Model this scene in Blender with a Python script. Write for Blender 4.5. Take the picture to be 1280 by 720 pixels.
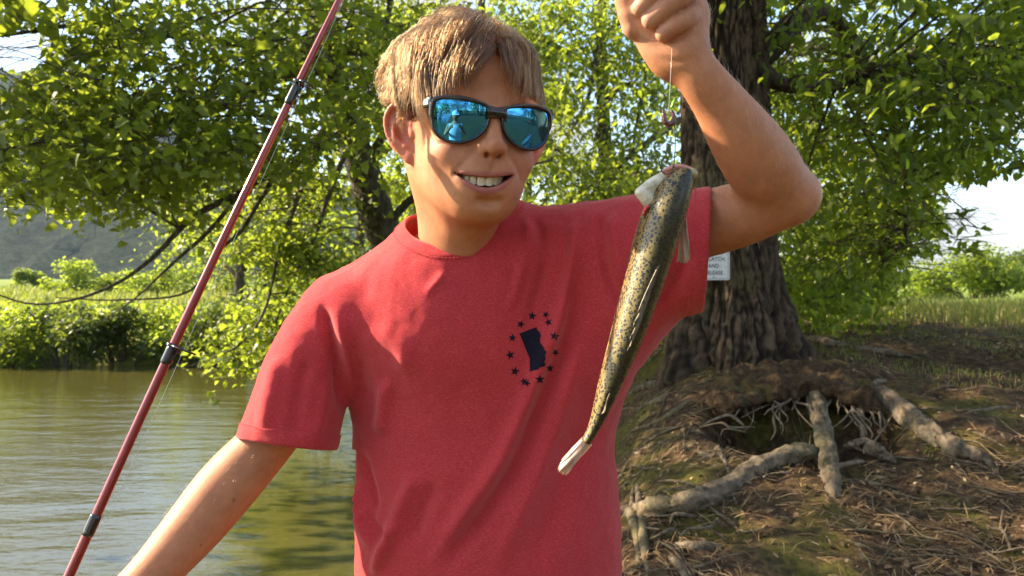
import bpy, bmesh, math, random
import numpy as np
from mathutils import Vector, Matrix
from mathutils.bvhtree import BVHTree

R = math.radians
SC = bpy.context.scene
COL = SC.collection
for _o in list(bpy.data.objects):
    bpy.data.objects.remove(_o)
rng = np.random.default_rng(7)
random.seed(7)

# ------------------------------------------------------------------ camera
FPX = 1000.0                      # focal length in photograph pixels (1280 wide)
CAMZ = 1.25                       # seated photographer's phone height
cam_d = bpy.data.cameras.new('camera')
cam = bpy.data.objects.new('camera', cam_d)
COL.objects.link(cam)
cam.location = (0, 0, CAMZ)
cam.rotation_euler = (R(90), 0, 0)
cam_d.sensor_width = 36.0
cam_d.lens = 36.0 * FPX / 1280.0
cam_d.clip_start = 0.02
cam_d.clip_end = 6000.0
cam_d.dof.use_dof = True
cam_d.dof.focus_distance = 0.84
cam_d.dof.aperture_fstop = 14.0
SC.camera = cam


def P(px, py, d):
    """photograph pixel + distance in metres -> world point"""
    return np.array([d * (px - 640.0) / FPX, d, CAMZ - d * (py - 360.0) / FPX])


# ------------------------------------------------------------------ light
SUN_DIR = np.array([-0.84, 0.17, 0.51])          # towards the sun
SUN_DIR /= np.linalg.norm(SUN_DIR)
SUN_EL = math.asin(SUN_DIR[2])
SUN_AZ = math.atan2(SUN_DIR[0], SUN_DIR[1])      # from +Y towards +X
sun_d = bpy.data.lights.new('sun', 'SUN')
sun_d.energy = 5.0
sun_d.angle = R(0.6)
sun_d.color = (1.0, 0.83, 0.60)
sun = bpy.data.objects.new('sun', sun_d)
COL.objects.link(sun)
sun.location = (-6, 4, 9)
sun.rotation_euler = Vector(SUN_DIR).to_track_quat('Z', 'Y').to_euler()

world = bpy.data.worlds.new('World')
SC.world = world
world.use_nodes = True
wt = world.node_tree
for n in list(wt.nodes):
    wt.nodes.remove(n)
wo = wt.nodes.new('ShaderNodeOutputWorld')
wb = wt.nodes.new('ShaderNodeBackground')
sky = wt.nodes.new('ShaderNodeTexSky')
sky.sky_type = 'NISHITA'
sky.sun_disc = False
sky.sun_elevation = SUN_EL
sky.sun_rotation = SUN_AZ
sky.air_density = 1.0
sky.dust_density = 0.7
sky.ozone_density = 1.0
# cumulus cloud sheet, seen by direction: even all round the sky
tc = wt.nodes.new('ShaderNodeTexCoord')
mp = wt.nodes.new('ShaderNodeMapping')
mp.inputs['Scale'].default_value = (1.0, 1.0, 2.6)
nz = wt.nodes.new('ShaderNodeTexNoise')
nz.inputs['Scale'].default_value = 3.2
nz.inputs['Detail'].default_value = 8.0
nz.inputs['Roughness'].default_value = 0.55
rp = wt.nodes.new('ShaderNodeValToRGB')
rp.color_ramp.elements[0].position = 0.46
rp.color_ramp.elements[1].position = 0.60
mx = wt.nodes.new('ShaderNodeMix')
mx.data_type = 'RGBA'
mx.inputs[7].default_value = (1.85, 1.80, 1.74, 1)
wt.links.new(tc.outputs['Generated'], mp.inputs['Vector'])
wt.links.new(mp.outputs['Vector'], nz.inputs['Vector'])
wt.links.new(nz.outputs['Fac'], rp.inputs['Fac'])
wt.links.new(rp.outputs['Color'], mx.inputs[0])
wt.links.new(sky.outputs['Color'], mx.inputs[6])
wt.links.new(mx.outputs[2], wb.inputs['Color'])
wb.inputs['Strength'].default_value = 0.125
wt.links.new(wb.outputs['Background'], wo.inputs['Surface'])

SC.view_settings.view_transform = 'Standard'
SC.view_settings.look = 'None'
SC.view_settings.gamma = 1.0
SC.view_settings.use_curve_mapping = False
SC.view_settings.exposure = 1.95
SC.render.engine = 'CYCLES'
SC.cycles.use_denoising = True
SC.cycles.max_bounces = 8
SC.cycles.diffuse_bounces = 4
SC.cycles.transmission_bounces = 6
SC.cycles.transparent_max_bounces = 6
SC.cycles.caustics_reflective = False
SC.cycles.caustics_refractive = False
SC.cycles.sample_clamp_indirect = 6.0

# ------------------------------------------------------------------ helpers


def nrm(v):
    v = np.asarray(v, float)
    return v / (np.linalg.norm(v, axis=-1, keepdims=True) + 1e-12)


def sstep(a, b, x):
    t = np.clip((x - a) / (b - a), 0, 1)
    return t * t * (3 - 2 * t)


def lerp(a, b, t):
    return a + (b - a) * t


_perm = np.random.default_rng(3).permutation(256)
_perm = np.concatenate([_perm, _perm, _perm])
_grad = nrm(np.random.default_rng(4).normal(size=(256, 3)))


def pnoise(p, scale=1.0, seed=0):
    """vectorised gradient noise, about -1..1"""
    q = np.asarray(p, float) * scale + seed * 17.31
    i = np.floor(q).astype(int)
    f = q - i
    u = f * f * f * (f * (f * 6 - 15) + 10)
    i &= 255
    out = 0
    for dx in (0, 1):
        for dy in (0, 1):
            for dz in (0, 1):
                h = _perm[_perm[_perm[(i[..., 0] + dx) & 255] + ((i[..., 1] + dy) & 255)] + ((i[..., 2] + dz) & 255)]
                g = _grad[h]
                d = g[..., 0] * (f[..., 0] - dx) + g[..., 1] * (f[..., 1] - dy) + g[..., 2] * (f[..., 2] - dz)
                w = (u[..., 0] if dx else 1 - u[..., 0]) * (u[..., 1] if dy else 1 - u[..., 1]) * (u[..., 2] if dz else 1 - u[..., 2])
                out = out + d * w
    return out * 1.6


def fbm(p, scale=1.0, octv=4, seed=0, gain=0.5):
    a, s, o = 1.0, scale, 0
    for k in range(octv):
        o = o + a * pnoise(p, s, seed + k)
        a *= gain
        s *= 2.03
    return o


def mesh_from(name, verts, faces, mat=None, parent=None, smooth=True, loc=None):
    """faces: (n,3) or (n,4) int array, or list of lists"""
    me = bpy.data.meshes.new(name)
    verts = np.asarray(verts, np.float32)
    if isinstance(faces, np.ndarray):
        n, k = faces.shape
        me.vertices.add(len(verts))
        me.vertices.foreach_set('co', verts.ravel())
        me.loops.add(n * k)
        me.loops.foreach_set('vertex_index', faces.astype(np.int32).ravel())
        me.polygons.add(n)
        me.polygons.foreach_set('loop_start', np.arange(0, n * k, k, dtype=np.int32))
        me.update(calc_edges=True)
        me.validate()
    else:
        me.from_pydata(verts.tolist(), [], faces)
        me.update()
    if smooth:
        me.polygons.foreach_set('use_smooth', np.ones(len(me.polygons), bool))
    ob = bpy.data.objects.new(name, me)
    COL.objects.link(ob)
    if mat is not None:
        me.materials.append(mat)
    if parent is not None:
        ob.parent = parent
    if loc is not None:
        ob.location = loc
    return ob


def set_col(ob, cols, name='Col'):
    a = ob.data.color_attributes.new(name, 'FLOAT_COLOR', 'POINT')
    c = np.ones((len(ob.data.vertices), 4), np.float32)
    c[:, :cols.shape[1]] = cols
    a.data.foreach_set('color', c.ravel())


def thing(name, label, cat, group=None, loc=(0, 0, 0)):
    o = bpy.data.objects.new(name, None)
    COL.objects.link(o)
    o.location = loc
    o.empty_display_size = 0.1
    return tag(o, label, cat, group)


def tag(o, label=None, cat=None, group=None, kind=None):
    if label:
        o['label'] = label
    if cat:
        o['category'] = cat
    if group:
        o['group'] = group
    if kind:
        o['kind'] = kind
    return o


def sub(o, parent):
    """make o a sub-part of a part (parts carry identity world transforms)"""
    o.parent = parent
    o.matrix_parent_inverse = Matrix.Identity(4)
    return o


def clip_mesh(V, T, g):
    """keep g<0 of a triangle mesh, cutting triangles cleanly along g=0"""
    V = list(map(tuple, V))
    cache = {}

    def cutv(a, b):
        k = (a, b) if a < b else (b, a)
        if k not in cache:
            t = g[a] / (g[a] - g[b])
            cache[k] = len(V)
            V.append(tuple(np.array(V[a]) + t * (np.array(V[b]) - np.array(V[a]))))
        return cache[k]
    ins = g < 0
    cnt = ins[T].sum(1)
    out = T[cnt == 3].tolist()
    for tri in T[(cnt > 0) & (cnt < 3)]:
        poly = []
        for i in range(3):
            a, b = int(tri[i]), int(tri[(i + 1) % 3])
            if ins[a]:
                poly.append(a)
            if ins[a] != ins[b]:
                poly.append(cutv(a, b))
        for i in range(1, len(poly) - 1):
            out.append([poly[0], poly[i], poly[i + 1]])
    V = np.array(V)
    T2 = np.array(out)
    used = np.zeros(len(V), bool)
    used[T2.ravel()] = True
    m = np.cumsum(used) - 1
    return V[used], m[T2]


class MB:
    """collects shapes into one mesh"""

    def __init__(self):
        self.v, self.f, self.n = [], [], 0

    def add(self, v, f):
        v = np.asarray(v, float)
        self.v.append(v)
        self.f += [[i + self.n for i in q] for q in (f.tolist() if isinstance(f, np.ndarray) else f)]
        self.n += len(v)
        return self

    def tube(self, pts, rad, seg=10, cap=True, ellipse=None):
        v, f = tube_geo(pts, rad, seg, cap)
        return self.add(v, f)

    def build(self, name, mat, parent=None, smooth=True):
        return mesh_from(name, np.concatenate(self.v), self.f, mat, parent, smooth)


def frames(pts):
    pts = np.asarray(pts, float)
    t = nrm(np.gradient(pts, axis=0))
    up = np.array([0, 0, 1.0]) if abs(t[0, 2]) < 0.9 else np.array([1.0, 0, 0])
    u = nrm(np.cross(up, t[0]))
    U, V = [], []
    for k in range(len(pts)):
        u = nrm(u - t[k] * np.dot(u, t[k]))
        U.append(u)
        V.append(np.cross(t[k], u))
    return t, np.array(U), np.array(V)


def tube_geo(pts, rad, seg=10, cap=True, prof=None):
    """tube along pts; rad scalar / per point; prof(k, ang)->radius factor"""
    pts = np.asarray(pts, float)
    n = len(pts)
    rad = np.broadcast_to(np.asarray(rad, float), (n,))
    t, U, V = frames(pts)
    a = np.linspace(0, 2 * np.pi, seg, endpoint=False)
    rr = rad[:, None] * np.ones((1, seg))
    if prof is not None:
        rr = rr * prof(np.arange(n)[:, None], a[None, :])
    v = pts[:, None, :] + rr[..., None] * (np.cos(a)[None, :, None] * U[:, None, :] + np.sin(a)[None, :, None] * V[:, None, :])
    v = v.reshape(-1, 3)
    f = []
    for k in range(n - 1):
        for s in range(seg):
            s2 = (s + 1) % seg
            f.append([k * seg + s, k * seg + s2, (k + 1) * seg + s2, (k + 1) * seg + s])
    if cap:
        f.append([s for s in range(seg)][::-1])
        f.append([(n - 1) * seg + s for s in range(seg)])
    return v, f


def spline(pts, n):
    """Catmull-Rom through pts, n samples (pts may carry extra columns)"""
    p = np.asarray(pts, float)
    p = np.vstack([2 * p[0] - p[1], p, 2 * p[-1] - p[-2]])
    m = len(p) - 3
    t = np.linspace(0, m - 1e-6, n)
    i = t.astype(int)
    f = (t - i)[:, None]
    a, b, c, d = p[i], p[i + 1], p[i + 2], p[i + 3]
    return 0.5 * ((2 * b) + (-a + c) * f + (2 * a - 5 * b + 4 * c - d) * f ** 2 + (-a + 3 * b - 3 * c + d) * f ** 3)


# ------------------------------------------------------------------ materials


class NT:
    def __init__(self, name):
        self.m = bpy.data.materials.new(name)
        self.m.use_nodes = True
        self.t = self.m.node_tree
        for n in list(self.t.nodes):
            self.t.nodes.remove(n)
        self.out = self.n('ShaderNodeOutputMaterial')

    def n(self, ty, **kw):
        o = self.t.nodes.new(ty)
        for k, v in kw.items():
            if k in o.inputs.keys() if hasattr(o.inputs, 'keys') else False:
                o.inputs[k].default_value = v
            else:
                setattr(o, k, v)
        return o

    def link(self, a, b):
        self.t.links.new(a, b)

    def noise(self, scale, detail=4, rough=0.55, vec=None, dist=0.0):
        o = self.n('ShaderNodeTexNoise')
        o.inputs['Scale'].default_value = scale
        o.inputs['Detail'].default_value = detail
        o.inputs['Roughness'].default_value = rough
        o.inputs['Distortion'].default_value = dist
        if vec is not None:
            self.link(vec, o.inputs['Vector'])
        return o

    def coord(self, which='Object', scale=None):
        c = self.n('ShaderNodeTexCoord')
        if scale is None:
            return c.outputs[which]
        m = self.n('ShaderNodeMapping')
        m.inputs['Scale'].default_value = scale
        self.link(c.outputs[which], m.inputs['Vector'])
        return m.outputs['Vector']

    def ramp(self, fac, stops):
        r = self.n('ShaderNodeValToRGB')
        e = r.color_ramp.elements
        while len(e) < len(stops):
            e.new(0.5)
        for k, (p, c) in enumerate(stops):
            e[k].position = p
            e[k].color = (*c, 1) if len(c) == 3 else c
        self.link(fac, r.inputs['Fac'])
        return r.outputs['Color']

    def mix(self, fac, a, b, mode='MIX'):
        x = self.n('ShaderNodeMix')
        x.data_type = 'RGBA'
        x.blend_type = mode
        for s, i in ((fac, 0), (a, 6), (b, 7)):
            if isinstance(s, (int, float)):
                x.inputs[i].default_value = s
            elif isinstance(s, tuple):
                x.inputs[i].default_value = (*s, 1)
            else:
                self.link(s, x.inputs[i])
        return x.outputs[2]

    def attr(self, name='Col'):
        a = self.n('ShaderNodeAttribute')
        a.attribute_name = name
        return a

    def bsdf(self, color=(0.5, 0.5, 0.5), rough=0.6, **kw):
        b = self.n('ShaderNodeBsdfPrincipled')
        if isinstance(color, tuple):
            b.inputs['Base Color'].default_value = (*color, 1)
        else:
            self.link(color, b.inputs['Base Color'])
        if isinstance(rough, (int, float)):
            b.inputs['Roughness'].default_value = rough
        else:
            self.link(rough, b.inputs['Roughness'])
        for k, v in kw.items():
            b.inputs[k.replace('_', ' ')].default_value = v
        return b

    def bump(self, height, strength=0.3, dist=0.01, target=None):
        b = self.n('ShaderNodeBump')
        b.inputs['Strength'].default_value = strength
        b.inputs['Distance'].default_value = dist
        self.link(height, b.inputs['Height'])
        if target is not None:
            self.link(b.outputs['Normal'], target.inputs['Normal'])
        return b

    def done(self, shader):
        self.link(shader.outputs[0], self.out.inputs['Surface'])
        return self.m


# ------------------------------------------------------------------ signed-distance modelling


class Field:
    def __init__(self, lo, hi, h):
        self.lo = np.asarray(lo, float)
        self.h = h
        self.n = np.ceil((np.asarray(hi, float) - self.lo) / h).astype(int) + 1
        self.a = np.full(self.n, 1.0, np.float32)

    def _box(self, lo, hi):
        i0 = np.clip(np.floor((np.asarray(lo) - self.lo) / self.h).astype(int), 0, self.n)
        i1 = np.clip(np.ceil((np.asarray(hi) - self.lo) / self.h).astype(int) + 1, 0, self.n)
        return i0, i1

    def op(self, fn, lo, hi, k=0.0, mode='add', pad=None):
        m = (pad if pad is not None else k) + 3 * self.h
        i0, i1 = self._box(np.asarray(lo) - m, np.asarray(hi) + m)
        if np.any(i1 <= i0):
            return self
        ax = [(self.lo[d] + self.h * np.arange(i0[d], i1[d])).astype(np.float32) for d in range(3)]
        X, Y, Z = np.meshgrid(*ax, indexing='ij', sparse=True)
        sl = tuple(slice(i0[d], i1[d]) for d in range(3))
        d = fn(X, Y, Z)
        a = self.a[sl]
        if mode == 'add':
            if k > 0:
                hh = np.maximum(k - np.abs(a - d), 0) / k
                self.a[sl] = np.minimum(a, d) - hh * hh * (k * 0.25)
            else:
                self.a[sl] = np.minimum(a, d)
        else:
            d = -d
            if k > 0:
                hh = np.maximum(k - np.abs(a - d), 0) / k
                self.a[sl] = np.maximum(a, d) + hh * hh * (k * 0.25)
            else:
                self.a[sl] = np.maximum(a, d)
        return self

    def ell(self, c, r, k=0.0, rot=None, mode='add'):
        c = np.asarray(c, float)
        r = np.asarray(r, float) if np.ndim(r) else np.full(3, r)
        M = np.eye(3) if rot is None else np.array(rot)      # columns = local axes

        def fn(X, Y, Z):
            x, y, z = X - c[0], Y - c[1], Z - c[2]
            l = [x * M[0, j] + y * M[1, j] + z * M[2, j] for j in range(3)]
            k0 = np.sqrt(sum((l[j] / r[j]) ** 2 for j in range(3)))
            k1 = np.sqrt(sum((l[j] / r[j] ** 2) ** 2 for j in range(3))) + 1e-9
            return k0 * (k0 - 1.0) / k1
        m = r.max() if rot is not None else r
        return self.op(fn, c - m, c + m, k, mode)

    def cap(self, a, b, ra, rb, k=0.0, mode='add', flat=None):
        """tapered capsule; flat=(axis, factor) squeezes it along an axis"""
        a, b = np.asarray(a, float), np.asarray(b, float)
        ab = b - a
        L2 = float(ab @ ab) + 1e-12

        def fn(X, Y, Z):
            x, y, z = X - a[0], Y - a[1], Z - a[2]
            t = np.clip((x * ab[0] + y * ab[1] + z * ab[2]) / L2, 0, 1)
            qx, qy, qz = x - t * ab[0], y - t * ab[1], z - t * ab[2]
            if flat is not None:
                u, s = flat
                w = qx * u[0] + qy * u[1] + qz * u[2]
                g = (1.0 / s - 1.0)
                qx, qy, qz = qx + w * g * u[0], qy + w * g * u[1], qz + w * g * u[2]
            return np.sqrt(qx * qx + qy * qy + qz * qz) - (ra + (rb - ra) * t)
        m = max(ra, rb)
        return self.op(fn, np.minimum(a, b) - m, np.maximum(a, b) + m, k, mode)

    def groove(self, pts, width, depth, axes=(0, 2), lim=None):
        """crease the surface along a curve seen in two axes; depth < 0 raises a ridge"""
        q = np.asarray(pts, float)
        lo, hi = q.min(0) - 3 * width, q.max(0) + 3 * width
        L, Hh = self.lo.copy(), (self.lo + self.h * (self.n - 1)).copy()
        for j, a_ in enumerate(axes):
            L[a_], Hh[a_] = lo[j], hi[j]
        if lim is not None:
            L[lim[0]], Hh[lim[0]] = lim[1], lim[2]
        i0, i1 = self._box(L, Hh)
        if np.any(i1 <= i0):
            return self
        ax_ = [self.lo[d] + self.h * np.arange(i0[d], i1[d]) for d in range(3)]
        A, B = np.meshgrid(ax_[axes[0]], ax_[axes[1]], indexing='ij')
        best, tb = np.full(A.shape, 9.0), np.zeros(A.shape)
        m = len(q) - 1
        for k in range(m):
            d = q[k + 1] - q[k]
            t = np.clip(((A - q[k, 0]) * d[0] + (B - q[k, 1]) * d[1]) / (d @ d + 1e-12), 0, 1)
            dd = np.hypot(A - q[k, 0] - t * d[0], B - q[k, 1] - t * d[1])
            c = dd < best
            best[c] = dd[c]
            tb[c] = ((k + t) / m)[c]
        g = depth * np.exp(-(best / width) ** 2) * np.sin(np.pi * np.clip(tb, 0.02, 0.98)) ** 0.5
        o = ({0, 1, 2} - set(axes)).pop()
        sl = tuple(slice(i0[d], i1[d]) for d in range(3))
        self.a[sl] += np.expand_dims(g, o).astype(np.float32)
        return self

    def sweep(self, pts4, n=18, k=0.0, mode='add', flat=None):
        """one smooth tube through points (x, y, z, radius): no bulges where segments meet"""
        q = spline(pts4, n)
        m = q[:, 3].max() + k + 4 * self.h
        lo, hi = q[:, :3].min(0) - m, q[:, :3].max(0) + m
        i0, i1 = self._box(lo, hi)
        g = Field(self.lo + self.h * i0, self.lo + self.h * (i1 - 1), self.h)
        g.a = np.full(np.maximum(i1 - i0, 0), 1.0, np.float32)
        g.n = np.array(g.a.shape)
        for i in range(n - 1):
            g.op_cap(q[i], q[i + 1], k + 3 * self.h, flat)
        sl = tuple(slice(i0[d], i1[d]) for d in range(3))
        a, d = self.a[sl], g.a
        if mode == 'sub':
            d = -d
        sg = 1 if mode == 'add' else -1
        if k > 0:
            hh = np.maximum(k - np.abs(a - d), 0) / k
            self.a[sl] = (np.minimum(a, d) if sg > 0 else np.maximum(a, d)) - sg * hh * hh * (k * 0.25)
        else:
            self.a[sl] = np.minimum(a, d) if sg > 0 else np.maximum(a, d)
        return self

    def op_cap(self, p, q, pad, flat):
        a, b = p[:3], q[:3]
        ab = b - a
        L2 = float(ab @ ab) + 1e-12

        def fn(X, Y, Z):
            x, y, z = X - a[0], Y - a[1], Z - a[2]
            t = np.clip((x * ab[0] + y * ab[1] + z * ab[2]) / L2, 0, 1)
            qx, qy, qz = x - t * ab[0], y - t * ab[1], z - t * ab[2]
            if flat is not None:
                u, s = flat
                w = qx * u[0] + qy * u[1] + qz * u[2]
                g = (1.0 / s - 1.0)
                qx, qy, qz = qx + w * g * u[0], qy + w * g * u[1], qz + w * g * u[2]
            return np.sqrt(qx * qx + qy * qy + qz * qz) - (p[3] + (q[3] - p[3]) * t)
        m = max(p[3], q[3])
        return self.op(fn, np.minimum(a, b) - m, np.maximum(a, b) + m, 0.0, 'add', pad)

    def chain(self, pts, rad, k=0.0, mode='add'):
        for i in range(len(pts) - 1):
            self.cap(pts[i], pts[i + 1], rad[i], rad[i + 1], k if i == 0 else min(k, 0.004) if k else 0.0, mode)
        return self

    def mesh(self):
        """surface nets -> verts, quads"""
        a = self.a
        s = a < 0
        n = np.array(a.shape)
        c = np.zeros(n - 1, np.int8)
        offs = [(i, j, k) for i in (0, 1) for j in (0, 1) for k in (0, 1)]
        for o in offs:
            c += s[o[0]:n[0] - 1 + o[0], o[1]:n[1] - 1 + o[1], o[2]:n[2] - 1 + o[2]]
        act = (c > 0) & (c < 8)
        idx = np.argwhere(act)
        vid = np.full(n - 1, -1, np.int32)
        vid[act] = np.arange(len(idx))
        acc = np.zeros((len(idx), 3))
        cnt = np.zeros(len(idx))
        val = {o: a[idx[:, 0] + o[0], idx[:, 1] + o[1], idx[:, 2] + o[2]] for o in offs}
        for o in offs:
            for d in range(3):
                if o[d]:
                    continue
                p = list(o)
                p[d] = 1
                v0, v1 = val[o], val[tuple(p)]
                m = (v0 < 0) != (v1 < 0)
                t = np.zeros(len(idx))
                t[m] = v0[m] / (v0[m] - v1[m])
                q = np.tile(np.array(o, float), (len(idx), 1))
                q[:, d] += t
                acc[m] += q[m]
                cnt[m] += 1
        V = self.lo + self.h * (idx + acc / np.maximum(cnt, 1)[:, None])
        F = []
        for d in range(3):
            e, g = (d + 1) % 3, (d + 2) % 3
            sl0 = [slice(None)] * 3
            sl1 = [slice(None)] * 3
            sl0[d] = slice(0, n[d] - 1)
            sl1[d] = slice(1, n[d])
            ch = s[tuple(sl0)] != s[tuple(sl1)]
            q = np.argwhere(ch)
            ok = (q[:, e] > 0) & (q[:, g] > 0) & (q[:, e] < n[e] - 1) & (q[:, g] < n[g] - 1)
            q = q[ok]
            quad = []
            for de, dg in ((-1, -1), (0, -1), (0, 0), (-1, 0)):
                r = q.copy()
                r[:, e] += de
                r[:, g] += dg
                quad.append(vid[r[:, 0], r[:, 1], r[:, 2]])
            quad = np.stack(quad, 1)
            inside = s[q[:, 0], q[:, 1], q[:, 2]]
            quad[~inside] = quad[~inside][:, ::-1]
            F.append(quad)
        F = np.concatenate(F)
        return V, F[(F >= 0).all(1)]


def smooth_mesh(V, F, it=2, lam=0.5):
    e = np.concatenate([F[:, [0, 1]], F[:, [1, 2]], F[:, [2, 3]], F[:, [3, 0]]])
    e = np.concatenate([e, e[:, ::-1]])
    for i in range(it):
        acc = np.zeros_like(V)
        for d in range(3):
            acc[:, d] = np.bincount(e[:, 0], V[e[:, 1], d], len(V))
        cnt = np.bincount(e[:, 0], minlength=len(V))[:, None]
        V = V + lam * (acc / np.maximum(cnt, 1) - V)
    return V


def vnormals(V, F):
    a = np.cross(V[F[:, 2]] - V[F[:, 0]], V[F[:, 3 if F.shape[1] > 3 else 2]] - V[F[:, 1]])
    nn = np.zeros_like(V)
    for k in range(F.shape[1]):
        for d in range(3):
            nn[:, d] += np.bincount(F[:, k], a[:, d], len(V))
    return nrm(nn)

# ================================================================== terrain
WZ = -0.12                                   # river level


def shore(y):
    """x of the near waterline for each distance"""
    return np.interp(y, [-40, -6, 0, 2, 3, 4, 5, 6.2, 7.5, 9, 11, 14, 20, 60, 500], [-1.2, -0.9, -0.55, -0.40, -0.20, 0.20, 0.52, 0.35, -0.60, -1.35, -1.9, -2.6, -4.5, -15, -120])


def bankz(y):
    return np.interp(y, [-60, -4, 0, 1.2, 2.0, 2.6, 3.2, 3.8, 4.4, 5.0, 5.8, 8, 14, 40, 120, 600], [0.9, 0.5, 0.02, 0.03, 0.12, 0.27, 0.42, 0.57, 0.70, 0.79, 0.86, 0.90, 0.88, 0.75, 0.6, 4.0])


HOLLOWS = []                                 # (x, y, depth, rx, ry) filled below


def ground_z(x, y, fine=True):
    x, y = np.asarray(x, float), np.asarray(y, float)
    s = x - shore(y)
    base = bankz(y)
    near = WZ - 0.45 + (base - WZ + 0.45) * sstep(-0.75, 0.95, s)
    # far bank of the river
    yf = 14.6 + 0.08 * (x + 6) + 0.5 * np.sin(x * 0.23)
    far = WZ - 0.5 + 1.05 * sstep(-0.9, 1.6, y - yf) + 0.014 * np.clip(y - yf, 0, 70) + 0.012 * np.clip(y - yf - 60, 0, 900)
    farmask = sstep(-1.2, -3.0, x - shore(y) * 1.0)
    z = np.where(s < -0.75, far * farmask + near * (1 - farmask), near)
    z = z + 0.20 * np.exp(-(((x - 0.78) / 0.40) ** 2 + ((y - 4.75) / 0.55) ** 2))      # earth heaped on the water side of the trunk
    p = np.stack([x, y, 0 * x], -1)
    amp = np.clip(sstep(-0.6, 0.4, s) + sstep(0.5, 3, y - yf) * (s < 0), 0, 1)
    z = z + amp * (0.07 * fbm(p, 0.9, 3, 60) * sstep(1.6, 3.0, y))
    if fine:
        d = np.clip((12 - np.abs(y - 3)) / 9, 0, 1)
        z = z + amp * d * (0.022 * fbm(p, 5.0, 3, 63) + 0.007 * fbm(p, 22, 2, 66))
    for hx, hy, dep, rx, ry in HOLLOWS:
        z = z - dep * np.exp(-(((x - hx) / rx) ** 2 + ((y - hy) / ry) ** 2) ** 1.3)
    return z


def hit(px, py, d0=1.8, d1=14.0):
    """distance at which the view ray through a pixel meets the ground"""
    d = np.linspace(d0, d1, 3000)
    x, z = d * (px - 640) / FPX, CAMZ - d * (py - 360) / FPX
    g = ground_z(x, d, False)
    i = np.argmax(z < g)
    return d[i] if (z < g).any() else d1


_h = P(984, 528, hit(984, 540))
HOLLOWS += [(_h[0], _h[1] + 0.12, 0.85, 0.24, 0.24), (_h[0] + 0.32, _h[1] + 0.12, 0.45, 0.18, 0.20)]
_h2 = P(1090, 575, hit(1090, 575))
HOLLOWS += [(_h2[0], _h2[1], 0.07, 0.25, 0.15), (P(870, 650, hit(870, 650))[0], hit(870, 650), 0.08, 0.22, 0.12)]
_c = P(1045, 478, hit(1045, 478))
HOLLOWS += [(_c[0], _c[1] + 0.05, -0.10, 0.38, 0.14)]            # the earth held up by the roots


def axis_pts(segs):
    out = [np.linspace(a, b, n, endpoint=False) for a, b, n in segs]
    return np.concatenate(out + [[segs[-1][1]]])


gx = axis_pts([(-1500, -200, 10), (-200, -40, 14), (-40, -14, 18), (-14, -3, 26), (-3, -0.6, 20), (-0.6, 3.6, 130), (3.6, 8, 40), (8, 40, 22), (40, 300, 14), (300, 1500, 8)])
gy = axis_pts([(-600, -60, 8), (-60, -8, 24), (-8, 1.6, 22), (1.6, 6.2, 150), (6.2, 12, 38), (12, 20, 32), (20, 60, 22), (60, 300, 16), (300, 1800, 12)])
GX, GY = np.meshgrid(gx, gy, indexing='ij')
GZg = ground_z(GX, GY)
nx_, ny_ = GX.shape
V = np.stack([GX, GY, GZg], -1).reshape(-1, 3)
ii, jj = np.meshgrid(np.arange(nx_ - 1), np.arange(ny_ - 1), indexing='ij')
a_ = (ii * ny_ + jj).ravel()
Fg = np.stack([a_, a_ + ny_, a_ + ny_ + 1, a_ + 1], 1)


def mat_ground():
    t = NT('bank_earth')
    vec = t.coord('Object')
    n1 = t.noise(2.2, 6, 0.6, vec)
    n2 = t.noise(26, 6, 0.65, vec)
    n3 = t.noise(1.1, 3, 0.5, vec)
    n4 = t.noise(160, 4, 0.7, vec)
    soil = t.ramp(n2.outputs['Fac'], [(0.30, (0.022, 0.013, 0.007)), (0.48, (0.060, 0.036, 0.018)), (0.62, (0.12, 0.076, 0.038)), (0.80, (0.22, 0.15, 0.080))])
    soil = t.mix(0.6, soil, t.ramp(n4.outputs['Fac'], [(0.3, (0.45, 0.45, 0.45)), (0.7, (1.35, 1.3, 1.25))]), 'MULTIPLY')
    moss = t.ramp(n2.outputs['Fac'], [(0.3, (0.034, 0.032, 0.006)), (0.7, (0.13, 0.115, 0.018))])
    mm = t.ramp(n1.outputs['Fac'], [(0.50, (0, 0, 0)), (0.60, (0.85, 0.85, 0.85))])
    c = t.mix(mm, soil, moss)
    # the far field is grass
    sep = t.n('ShaderNodeSeparateXYZ')
    t.link(vec, sep.inputs[0])
    far = t.n('ShaderNodeMapRange')
    far.inputs['From Min'].default_value = 9.5
    far.inputs['From Max'].default_value = 20.0
    t.link(sep.outputs['Y'], far.inputs['Value'])
    gr = t.ramp(n3.outputs['Fac'], [(0.35, (0.10, 0.15, 0.022)), (0.65, (0.22, 0.27, 0.035))])
    c = t.mix(far.outputs[0], c, gr)
    b = t.bsdf(c, 0.92, Specular_IOR_Level=0.2)
    bp = t.bump(n2.outputs['Fac'], 0.7, 0.03)
    bp2 = t.bump(n4.outputs['Fac'], 0.8, 0.006, b)
    t.link(bp.outputs['Normal'], bp2.inputs['Normal'])
    return t.done(b)


ground = mesh_from('ground', V, Fg, mat_ground())
tag(ground, kind='structure')

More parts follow.
